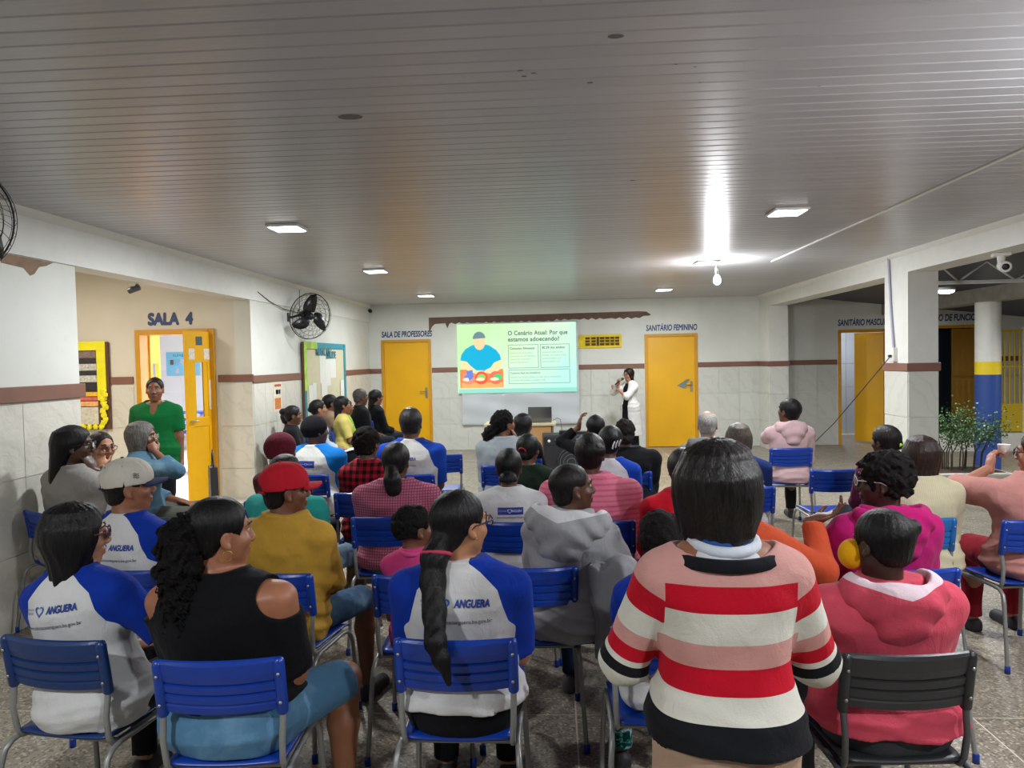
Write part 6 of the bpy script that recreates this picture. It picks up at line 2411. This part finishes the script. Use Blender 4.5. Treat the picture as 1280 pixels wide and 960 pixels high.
person('person in a coral pink hoodie with a small dark topknot and a yellow visor', 1.08, 2.50, 6, s=.885, g=1.38, gd=1.25, shirt=('#c2485a', 'plain'), lod=NEAR, face=True, head=(18, -10, 6), skin='#3d2519', sleeve=1.9, hood=1.15, lining='#d6c0c8', pants=('#3c3f45', 'plain'), hem=.06, waist=.2, loose=.022, folds=.008,
       hair=('bun', '#0e0c0c', {'at': (.078, -.060, .058), 'r': .028, 'th': .012, 'amp': .0015}), extras=[lambda c: visor(c, '#e2a312'), ], arms={-1: (V3(-.24, .24, .62), V3(-1, -.3, -.5))})
# ---- second row
person('man in a cream snapback cap with a navy visor and a white and blue tee', -2.06, 3.42, -10, s=.96, g=1.06, male=True, shirt=RAG, lod=NEAR, face=True, head=(-52, 4, 0), skin='#8d5b40', hair=('crop', '#15120f', {'th': .006}), extras=[baseball_cap('#c6c1b5', '#2c3350', 0, 0, dots='#15161c'), lambda c: cap_badge(c)], print_=PR(z=.45, dx=.01), sleeve=.9, pants=('#2b3c4a', 'plain'))
person('man in a red baseball cap and mustard shirt', -1.28, 3.38, -10, s=.93, g=1.08, male=True, shirt=('#b28a35', 'plain'), lod=NEAR, face=True, head=(-50, 3, 0), skin='#6e432c', hair=('crop', '#15120f', {'th': .004}), extras=[baseball_cap('#b51d2b', '#b01d2a'), lambda c: collar(c, '#b28a35', '#a87f2b')], sleeve=.98, loose=.03, folds=.010, pants=('#3d5a78', 'denim', '#7590a8'), hem=-.02, knee=.97, legs={1: (.2, .42, .22, .38), -1: (-.15, .42, -.15, .40)})
person('small child in a pink polo shirt with short faded hair', -.655, 3.33, -5, s=.70, g=.92, male=True, seat_z=.455, shirt=('#c93f78', 'plain'), lod=NEAR, face=True, head=(-50, 6, 0), hs=1.18, skin='#6a412b', hair=('short', '#110f0f', {'th': .010, 'curly': True, 'low': -.03, 'amp': .004}), extras=[lambda c: collar(c, '#cc4a82', '#cc4a82')], sleeve=.7, pants=('#27324a', 'plain'), legs={1: (.1, .42, .1, .40), -1: (-.1, .42, -.1, .40)})
person('man with shaved hair, face turned sideways, in a loose grey hoodie', .045, 3.42, -22, s=.915, g=1.08, male=True, lining='#c9c9cb', shirt=('#97989b', 'plain'), lod=NEAR, face=True, head=(-52, 6, 0), skin='#4f2f20', hair=('crop', '#171413', {'th': .003, 'amp': .0006}), hood=1.35, sleeve=1.7, loose=.028, folds=.012, lean=4, side=2, pants=('#243449', 'plain'), hem=-.02, shoes='#5d5c5b',
       extras=[lambda c: hanging_sleeve(c)], arms={1: (V3(.20, .18, .58), V3(.8, -.6, -.6))})
person('person in a white and blue tee and leaf print trousers, mostly behind the striped sweater', .38, 2.75, 0, s=.83, g=1.0, shirt=RAG, lod=MID, head=(-10, 0, 0), skin='#5c3a28', hair=('short', '#161112', {'curly': True, 'th': .016}), pants=('#1f6a5a', 'leafprint'), hem=.0)
person('person in an orange shirt pointing with an outstretched finger, hidden behind the striped sweater', .74, 3.22, -10, s=.97, g=1.1, shirt=('#b0472a', 'plain'), lod=MID, head=(-30, 0, 0), skin='#5c3826', hair=('short', '#131110', {}), sleeve=1.93, loose=.018, folds=.009,
       arms={1: (V3(.38, .20, .985), V3(.8, -.2, -1.2), V3(0, 0, 1), .45, True, V3(1.0, .1, .35))})
person('woman with short curly black hair, glasses and a lime scarf in a magenta hoodie', 1.47, 3.39, 8, s=.965, g=1.22, gd=1.15, shirt=('#a3145f', 'plain'), lod=NEAR, face=True, head=(62, 0, 0), skin='#3c2418', hair=('short', '#141010', {'curly': True, 'th': .024, 'amp': .007, 'low': -.06}), hood=1.1, sleeve=1.95, loose=.022, folds=.009, pants=('#14151a', 'plain'),
       extras=[glasses('#c9c5c0', .0022), lambda c: collar(c, '#a6c83c', '#a6c83c')], arms={-1: (V3(-.20, .30, .64), V3(-1, -.4, -.5))})
person('large person in a rose top and glasses raising a white cup', 2.74, 4.31, 8, s=.95, g=1.62, gd=1.30, shirt=('#b47d76', 'plain'), lod=NEAR, face=True, head=(40, 0, 0), skin='#9b6650', hair=('bun', '#14110f', {'th': .008, 'at': (0, -.11, .03)}), sleeve=1.2, loose=.022, folds=.010, hem=-.02, pants=('#8c1f2c', 'plain'), extras=[glasses('#1c1a22', .0026)],
       arms={-1: (V3(-.11, .24, 1.03), V3(-1.2, -.2, -.8), V3(1, 0, 0), .8, False, V3(.3, .3, .8))})
cup = thing('cup', 'small white plastic cup held up by the person in rose', 'cup', (2.705, 4.58, 1.085))
ob('cup_wall', MB().lathe([(0, 0), (.026, 0), (.034, .075), (.036, .078), (.031, .075), (.024, .004), (0, .004)], 20), mat('cup_white', '#d9d6d0', .4), cup)

# ---- by the tiled wall
person('woman with long black hair and sunglasses in a grey knit sweater', -3.26, 4.72, -28, s=1.06, g=1.22, shirt=('#8f8b87', 'knit'), lod=MID, face=True, head=(-38, 0, 0), skin='#4b2d1f', sleeve=1.85, loose=.02, hair=('long', '#0f0d0e', {'len': .36, 'w': 1.1, 'y': -.085}), extras=[glasses('#15130f', .003)], arms={1: ('head', (.05, .10, -.15))})
person('woman in glasses covering her mouth with her hand, beside the grey sweater', -3.37, 5.27, -88, s=.95, g=1.0, shirt=('#8a857e', 'plain'), lod=MID, face=True, head=(-28, 0, 0), skin='#a37254', sleeve=1.0, hair=('bun', '#17120f', {'th': .006, 'at': (0, -.11, .02)}), extras=[glasses('#5a1f1f', .0024)], arms={1: ('head', (.07, .10, -.13))})
person('woman with straight grey hair in a faded denim jacket, hand at her cheek', -3.37, 5.76, -66, s=.99, g=1.14, shirt=('#48687c', 'denim', '#8aa6b4'), lod=MID, face=True, head=(-10, 0, 0), skin='#7b4e38', sleeve=1.6, loose=.02, hem=-.10, hair=('bob', '#5a5653', {'len': .19, 'w': 1.08, 'amp': .003}), extras=[glasses('#8d8f92', .002)], pants=('#55564f', 'plain'), arms={1: ('head', (.06, .11, -.12))})
person('standing woman in a green V neck top before the open classroom door', -3.73, 6.62, -166, s=.88, g=1.20, stand=.86, shirt=('#0c5f2e', 'plain'), lod=MID, face=True, head=(8, 0, 0), skin='#7d4f38', sleeve=.75, hair=('bun', '#15110f', {'th': .006, 'at': (.0, -.10, -.04), 'r': .04}), neckline=.03, hem=-.10, pants=('#14161c', 'plain'), zbase=.15, extras=[lambda c: shoulder_bow(c)])
bg = thing('handbag', 'flat black handbag held beside the woman in denim', 'bag', (-2.93, 6.05, .60), radians(-60))
ob('bag_body', MB().poly([(-.16, 0), (.16, 0), (.11, .28), (-.11, .28)], 'y', -.03, .03), mat('black_leather', BAG, .4), bg)
ob('strap', MB().tube([(-.09, 0, .27), (-.06, 0, .38), (0, 0, .42), (.06, 0, .38), (.09, 0, .27)], .006, 6), mat('black_leather', BAG, .4), bg)

# ---- third row
person('person in a burgundy knitted head scarf', -1.92, 5.05, -15, s=.93, g=1.05, shirt=('#4c1a26', 'plain'), lod=MID, head=(-20, 0, 0), skin='#4d2f22', sleeve=1.9, hair=('scarf', '#5a1826', {'th': .020}))
person('person with a dark ponytail in a teal top and denim shorts', -1.63, 4.30, -14, s=.87, g=1.45, shirt=('#2c9a94', 'plain'), lod=MID, face=False, head=(-20, 8, 0), skin='#57351f', sleeve=.9, hair=('pony', '#151314', {'tail': [(0, -.09, .02), (-.01, -.13, -.04), (-.01, -.12, -.15), (-.01, -.10, -.24)], 'tr': .035, 'th': .012, 'tie': ((0, -.10, .02), '#b78f8f', .026)}), pants=('#6f8aa0', 'denim', '#9cb2c2'), knee=.92, legs={1: (.24, .40, .28, .42), -1: (-.13, .4, -.13, .38)}, shoes='#9a6f70')
person('person in a white vest with a blue badge and bright blue sleeves', -2.08, 6.18, -12, s=.97, g=1.36, shirt=('#c4c4bf', 'raglan', '#1268b0'), lod=MID, head=(-40, 0, 0), skin='#4d2f22', sleeve=.95, loose=.02, hair=('scarf', '#141318', {'th': .016}), print_=[('box', 0, .43, '#1b2c86', .15, .06), ('text', .03, .43, '#aab6dd', 'ANGUERA', .022, 0, .2, .06), ('heart', -.005, .43, '#aab6dd', .014, .004), ('text', -.045, .43, '#8fa0cf', 'EDUCAÇÃO', .013, 0, 0, .045)])
person('person with short dark hair in a red and black plaid shirt', -1.385, 5.30, -4, s=.95, g=1.0, shirt=('#a51c30', 'plaid', '#120d10'), lod=MID, head=(-14, 0, 0), skin='#5b3826', sleeve=1.8, loose=.02, hair=('short', '#17110f', {'th': .018, 'curly': True}))
person('woman with a low dark ponytail in a pink checked blouse', -1.0, 4.50, 0, s=.915, g=1.40, gd=1.25, shirt=('#b0637a', 'grid', '#7d3f55'), lod=MID, head=(-6, 0, 0), skin='#54321f', sleeve=1.5, loose=.018, hair=('lowbun', '#161314', {'tail': [(0, -.105, -.05), (.01, -.125, -.10), (.015, -.12, -.16), (.0, -.11, -.19)], 'tr': .040, 'at': (0, -.10, -.05), 'r': .03, 'th': .014, 'tie': ((0, -.108, -.055), '#191517', .026)}), pants=('#3e6a7c', 'plain'), hem=.01, shoes='#55332b')
person('man with short greying hair in a plain white and blue tee', -1.225, 6.10, 0, s=1.03, g=1.22, male=True, shirt=('#c6c6c4', 'raglan', '#153c9a'), lod=MID, head=(0, 0, 0), skin='#5a3827', sleeve=.9, hair=('short', '#232122', {'th': .012}), print_=[('text', 0, .45, '#2a3f8a', 'ANGUERA', .035, 0, .2, .13), ('text', 0, .40, '#454b60', 'www.educacao', .02, 0, 0, .13)])
person('woman with a bushy low ponytail in a pale grey blouse', -.475, 6.60, -14, s=.97, g=1.22, shirt=('#8f979c', 'plain'), lod=MID, head=(-42, 6, 4), skin='#7b4e38', sleeve=1.6, loose=.02, hair=('pony', '#12100f', {'tail': [(0, -.085, -.02), (-.03, -.12, -.05), (-.06, -.14, -.10), (-.08, -.14, -.14)], 'tr': .040, 'th': .012, 'curly': True}), arms={1: ('head', (.06, .07, -.14))})
person('person with a black hood beyond the woman in the grey blouse', -.305, 7.0, -10, s=.90, g=.9, shirt=('#17181c', 'plain'), lod=FAR, head=(-20, 0, 0), skin='#5b3826', sleeve=1.8, hair=('long', '#121214', {'len': .20}))
person('person in a dark green tee with a red hair tie', -.20, 5.30, -4, s=.87, g=1.12, shirt=('#1c2a20', 'plain'), lod=MID, head=(-20, 0, 0), skin='#54331f', sleeve=.8, hair=('lowbun', '#0e1110', {'at': (0, -.095, -.035), 'r': .036, 'th': .012, 'tie': ((0, -.105, .0), '#a8283a', .028)}), arms={})
person('woman with a low black bun in a white tee with a blue badge', -.285, 4.33, 0, s=.89, g=1.16, shirt=('#c6c6c8', 'plain'), lod=MID, head=(0, 0, 0), skin='#54331f', sleeve=.9, hair=('lowbun', '#0f1212', {'at': (0, -.10, -.065), 'r': .050, 'th': .010}), print_=[('box', .015, .445, '#1b2c86', .165, .046), ('text', .055, .445, '#d5dbef', 'ANGUERA', .022, 0, .2, .065), ('heart', .01, .445, '#d5dbef', .016, .004), ('text', -.037, .445, '#8fa0cf', 'SECRETARIA', .013, 0, 0, .055), ('text', .02, .405, '#2a3350', 'www.educacaoanguera.ba.gov.br', .018, 0, 0, .19)])
person('person with pinned up dark hair in a pink striped shirt', .20, 4.37, -2, s=.97, g=1.42, shirt=('#cf7187', 'stripes', '#b85c74'), lod=MID, head=(-6, 0, 0), skin='#4b2e20', sleeve=.95, loose=.024, hair=('bun', '#141011', {'at': (.045, -.07, .03), 'r': .05, 'th': .016, 'low': -.065}))
person('woman with a white hair clip in a white and blue tee', .40, 5.42, -8, s=.91, g=1.12, shirt=('#c9c9cf', 'raglan', '#123aa0'), lod=MID, head=(-14, 4, 8), skin='#54331f', sleeve=.9, hair=('bun', '#101011', {'at': (.03, -.07, .05), 'r': .055, 'th': .018}), extras=[lambda c: hair_clip(c)], print_=[('text', .02, .36, '#1b3a8f', 'ANGUERA', .03, 0, .2, .12)])
person('large woman with braided dark hair in a black top', .565, 6.05, 0, s=.90, g=1.50, shirt=('#0e0f12', 'plain'), lod=MID, head=(0, 0, 0), skin='#54331f', sleeve=1.6, loose=.02, hair=('lowbun', '#1a1716', {'at': (0, -.10, -.05), 'r': .055, 'th': .014, 'curly': True}))
person('person in black raising one hand beside the loudspeaker', .35, 6.70, 6, s=.89, g=1.0, shirt=('#101115', 'plain'), lod=MID, head=(10, 0, 0), skin='#6b4430', sleeve=1.75, hair=('short', '#101011', {'th': .014}), arms={-1: (V3(-.13, .10, 1.10), V3(-1, .3, -.8), V3(1, 0, 0), .5, False, V3(.15, 0, 1))}, extras=[lambda c: headband(c)])
person('person in a bright red top half hidden behind the standing woman', .70, 4.10, 6, s=.90, g=1.25, shirt=('#b81326', 'plain'), lod=MID, head=(-10, 8, 0), skin='#54331f', sleeve=1.6, loose=.02, hair=('short', '#181416', {'th': .018}))
person('balding man with grey hair in a grey marled hoodie', 1.265, 6.20, -4, s=.95, g=1.08, male=True, shirt=('#6d6e6e', 'knit'), lod=MID, head=(-14, 0, 0), skin='#a37c68', hood=1.1, sleeve=1.9, hair=('balding', '#8f8b88', {'th': .004}), loose=.02)
person('woman with a streaked brown bob in a white and navy tee', 1.325, 5.40, -8, s=.925, g=1.12, shirt=('#c9c9cb', 'raglan', '#16295c'), lod=MID, head=(-6, 4, 0), skin='#8d6048', sleeve=.9, hair=('bob', '#4c443e', {'len': .16, 'w': 1.02}), arms={})
person('woman in a pale pink hoodie resting her cheek on her hand', 2.34, 7.50, 0, s=.975, g=1.14, shirt=('#c2a3a6', 'plain'), lod=MID, face=True, head=(40, 10, 0), skin='#5b3826', hood=.95, sleeve=1.75, loose=.020, folds=.007, hem=-.04, pants=('#17181b', 'plain'), hair=('short', '#121011', {'th': .016}), 
       arms={-1: ('head', (.055, .07, -.15), (-1, .5, -1))})
person('person with a lime green hair tie in a plum top', 2.32, 5.33, 0, s=.895, g=1.05, shirt=('#5a1f3f', 'plain'), lod=MID, head=(30, 0, 0), skin='#43291c', sleeve=1.6, hair=('lowbun', '#151112', {'at': (.02, -.095, -.02), 'r': .034, 'th': .012}), extras=[lambda c: bow(c, '#a2d32c')])
person('woman with a smooth dark brown bob in a cream cable knit sweater', 2.10, 4.36, 0, s=.935, g=1.12, shirt=('#c4bb9e', 'knit'), lod=MID, head=(0, 2, 0), skin='#8d6048', sleeve=1.8, loose=.022, hair=('bob', '#2b1f1b', {'len': .155, 'w': 1.12, 'gloss': .35}), pants=('#5f1f2a', 'plain'))

# ---- row along the wall, looking at the screen
white_chair = thing('plastic_chair', 'white plastic armchair against the tiled wall', 'chair', (-3.16, 8.62, 0), radians(-90))
M_WP = mat('white_plastic', '#c6c7c4', .4)
ob('seat', MB().bbox(-.22, .22, -.2, .22, .42, .45, .012), M_WP, white_chair)
bkm = MB()
pts_o = [(-.2, -.215), (-.1, -.24), (0, -.25), (.1, -.24), (.2, -.215)]
for i in range(4):
    (xa, ya), (xb, yb) = pts_o[i], pts_o[i + 1]
    bkm.add([(xa, ya, .44), (xb, yb, .44), (xb * 1.05, yb - .07, .84 - .08 * (xb / .2) ** 2), (xa * 1.05, ya - .07, .84 - .08 * (xa / .2) ** 2),
             (xa, ya + .014, .44), (xb, yb + .014, .44), (xb * 1.05, yb - .056, .84 - .08 * (xb / .2) ** 2), (xa * 1.05, ya - .056, .84 - .08 * (xa / .2) ** 2)],
            [(0, 1, 2, 3), (5, 4, 7, 6), (3, 2, 6, 7), (0, 3, 7, 4), (1, 5, 6, 2)])
ob('backrest', bkm, M_WP, white_chair)
for sx in (-1, 1):
    ob('armrest', MB().tube([(sx * .22, -.25, .68), (sx * .245, -.05, .66), (sx * .24, .15, .65), (sx * .22, .20, .60), (sx * .215, .20, .44)], .014, 8), M_WP, white_chair)
    for sy in (-1, 1):
        ob('leg', MB().tube([(sx * .19, sy * .19, .43), (sx * .23, sy * .23, .0)], [.022, .016], 8), M_WP, white_chair)
GR = [
    ('woman in black with her hair in a high bun, against the wall', -3.12, 8.62, -72, .92, 1.0, ('#111216', 'plain'), ('bun', '#121011', {'at': (0, -.12, .045), 'r': .048}), (0, 0, 0), '#5b3826', 1.7, {}),
    ('woman with dark hair in a pale denim shirt writing on her lap', -3.08, 9.42, -66, .95, 1.04, ('#9fb1bd', 'denim', '#c0ccd2'), ('bun', '#121011', {'at': (0, -.10, .0), 'r': .04}), (0, 4, 0), '#8d6048', 1.6, {}),
    ('person with dark hair between the high bun and the denim shirt', -3.33, 9.05, -70, .82, .8, ('#15161a', 'plain'), ('short', '#121011', {'th': .014}), (0, 0, 0), '#5b3826', 1.6, {}),
    ('woman with long black hair behind the yellow tee', -3.32, 10.72, -62, .95, .95, ('#a98b74', 'plain'), ('short', '#121011', {'th': .018}), (0, 0, 0), '#7b4e38', .8, {}),
    ('woman with a long black ponytail in a pale yellow tee', -2.91, 9.93, -66, .97, 1.05, ('#c9bb68', 'plain'), ('long', '#131112', {'len': .36, 'w': .7, 'y': -.08}), (0, 4, 0), '#7b4e38', .8, {}),
    ('person in a lime green top next to the yellow tee', -3.0, 10.45, -60, .88, .9, ('#93b93a', 'plain'), ('short', '#171313', {'th': .010}), (0, 0, 0), '#7b4e38', .8, {}),
    ('grey haired man in a black shirt with folded arms', -2.98, 11.08, -56, 1.02, 1.08, ('#121317', 'plain'), ('short', '#4a4643', {'th': .006}), (0, 0, 0), '#5b3826', 1.0, {}),
    ('woman in glasses, pink vest and black cardigan next to the yellow door', -2.88, 11.7, -50, .985, 1.0, ('#131418', 'plain'), ('long', '#131112', {'len': .22, 'w': .7, 'y': -.08}), (0, 0, 0), '#7b4e38', 1.7, {'pink': 1}),
]
for lb, x, y, yw, s_, g_, sh, hr, hd, sk, sl, o_ in GR:
    ex = []
    if o_.get('pink'):
        ex = [glasses('#201c1c', .002), lambda c: chest_panel(c, '#c88a9a')]
    person(lb, x, y, yw, s=s_, g=g_, shirt=sh, lod=MID, face=True, head=hd, skin=sk, sleeve=sl, hair=hr, extras=ex, male='man' in lb.split()[:3])
    if 'high bun' not in lb or 'between' in lb:
        dup(master, (x, y, 0), radians(yw), 'blue school chair under the ' + ' '.join(lb.split()[:10]), G_CH)
nb_ = thing('paper', 'white sheet of paper on the lap of the denim shirt', 'paper', (-2.70, 9.42, .60), radians(-66))
ob('sheet', MB().bbox(-.10, .10, -.14, .14, 0, .004, .001, M=Matrix.Rotation(radians(12), 4, 'X')), mat('paper', '#dcdcd4', .7, var=.05, vscale=40), nb_)
for x, y, yw, lb in ((-3.26, 4.72, -28, 'blue school chair under the woman in the grey knit sweater'), (-3.37, 5.27, -88, 'blue school chair under the woman covering her mouth'), (-3.37, 5.76, -66, 'blue school chair under the grey haired woman in denim'), (-.305, 7.0, -10, 'blue school chair under the black hooded person'), (.35, 6.70, 6, 'blue school chair under the person raising a hand')):
    dup(master, (x, y, 0), radians(yw), lb, G_CH)

# ---- presenter
person('presenter with long dark hair in a white coat over black, speaking into a microphone', 1.33, 13.2, 128, s=.905, g=.92, stand=.86, shirt=('#cfcdca', 'plain'), lod=MID, face=True, head=(0, -2, 0), skin='#a9785f', sleeve=1.85, coat=-.50, panel='#0e0f12', loose=.02, hair=('long', '#16100e', {'len': .24, 'w': .95, 'y': -.03}), pants=('#0d0e11', 'plain'), skirt=(-.75, .95), extras=[glasses('#221d1d', .002)],
       arms={1: (V3(.04, .23, 1.27), V3(.9, .0, -1), V3(-1, 0, 0), 1.0, False, V3(-.3, .4, .8)), -1: (V3(.06, .22, 1.16), V3(-.9, .1, -1), V3(.3, .6, .6), .6, False, V3(1, .3, .2))})
mp = thing('microphone', 'black handheld microphone at the mouth of the presenter', 'microphone', (1.125, 13.055, 1.30), radians(128))
ob('handle', MB().lathe([(0, -.10), (.011, -.10), (.013, .06), (.018, .075), (0, .075)], 14, M=Matrix.Rotation(radians(62), 4, 'X')), M_BLACK, mp)
ob('mic_head', MB().lathe([(.0, .07), (.020, .075), (.025, .10), (.018, .125), (0, .13)], 16, M=Matrix.Rotation(radians(62), 4, 'X')), mat('mic_mesh', '#3a3c40', .4, .6), mp)
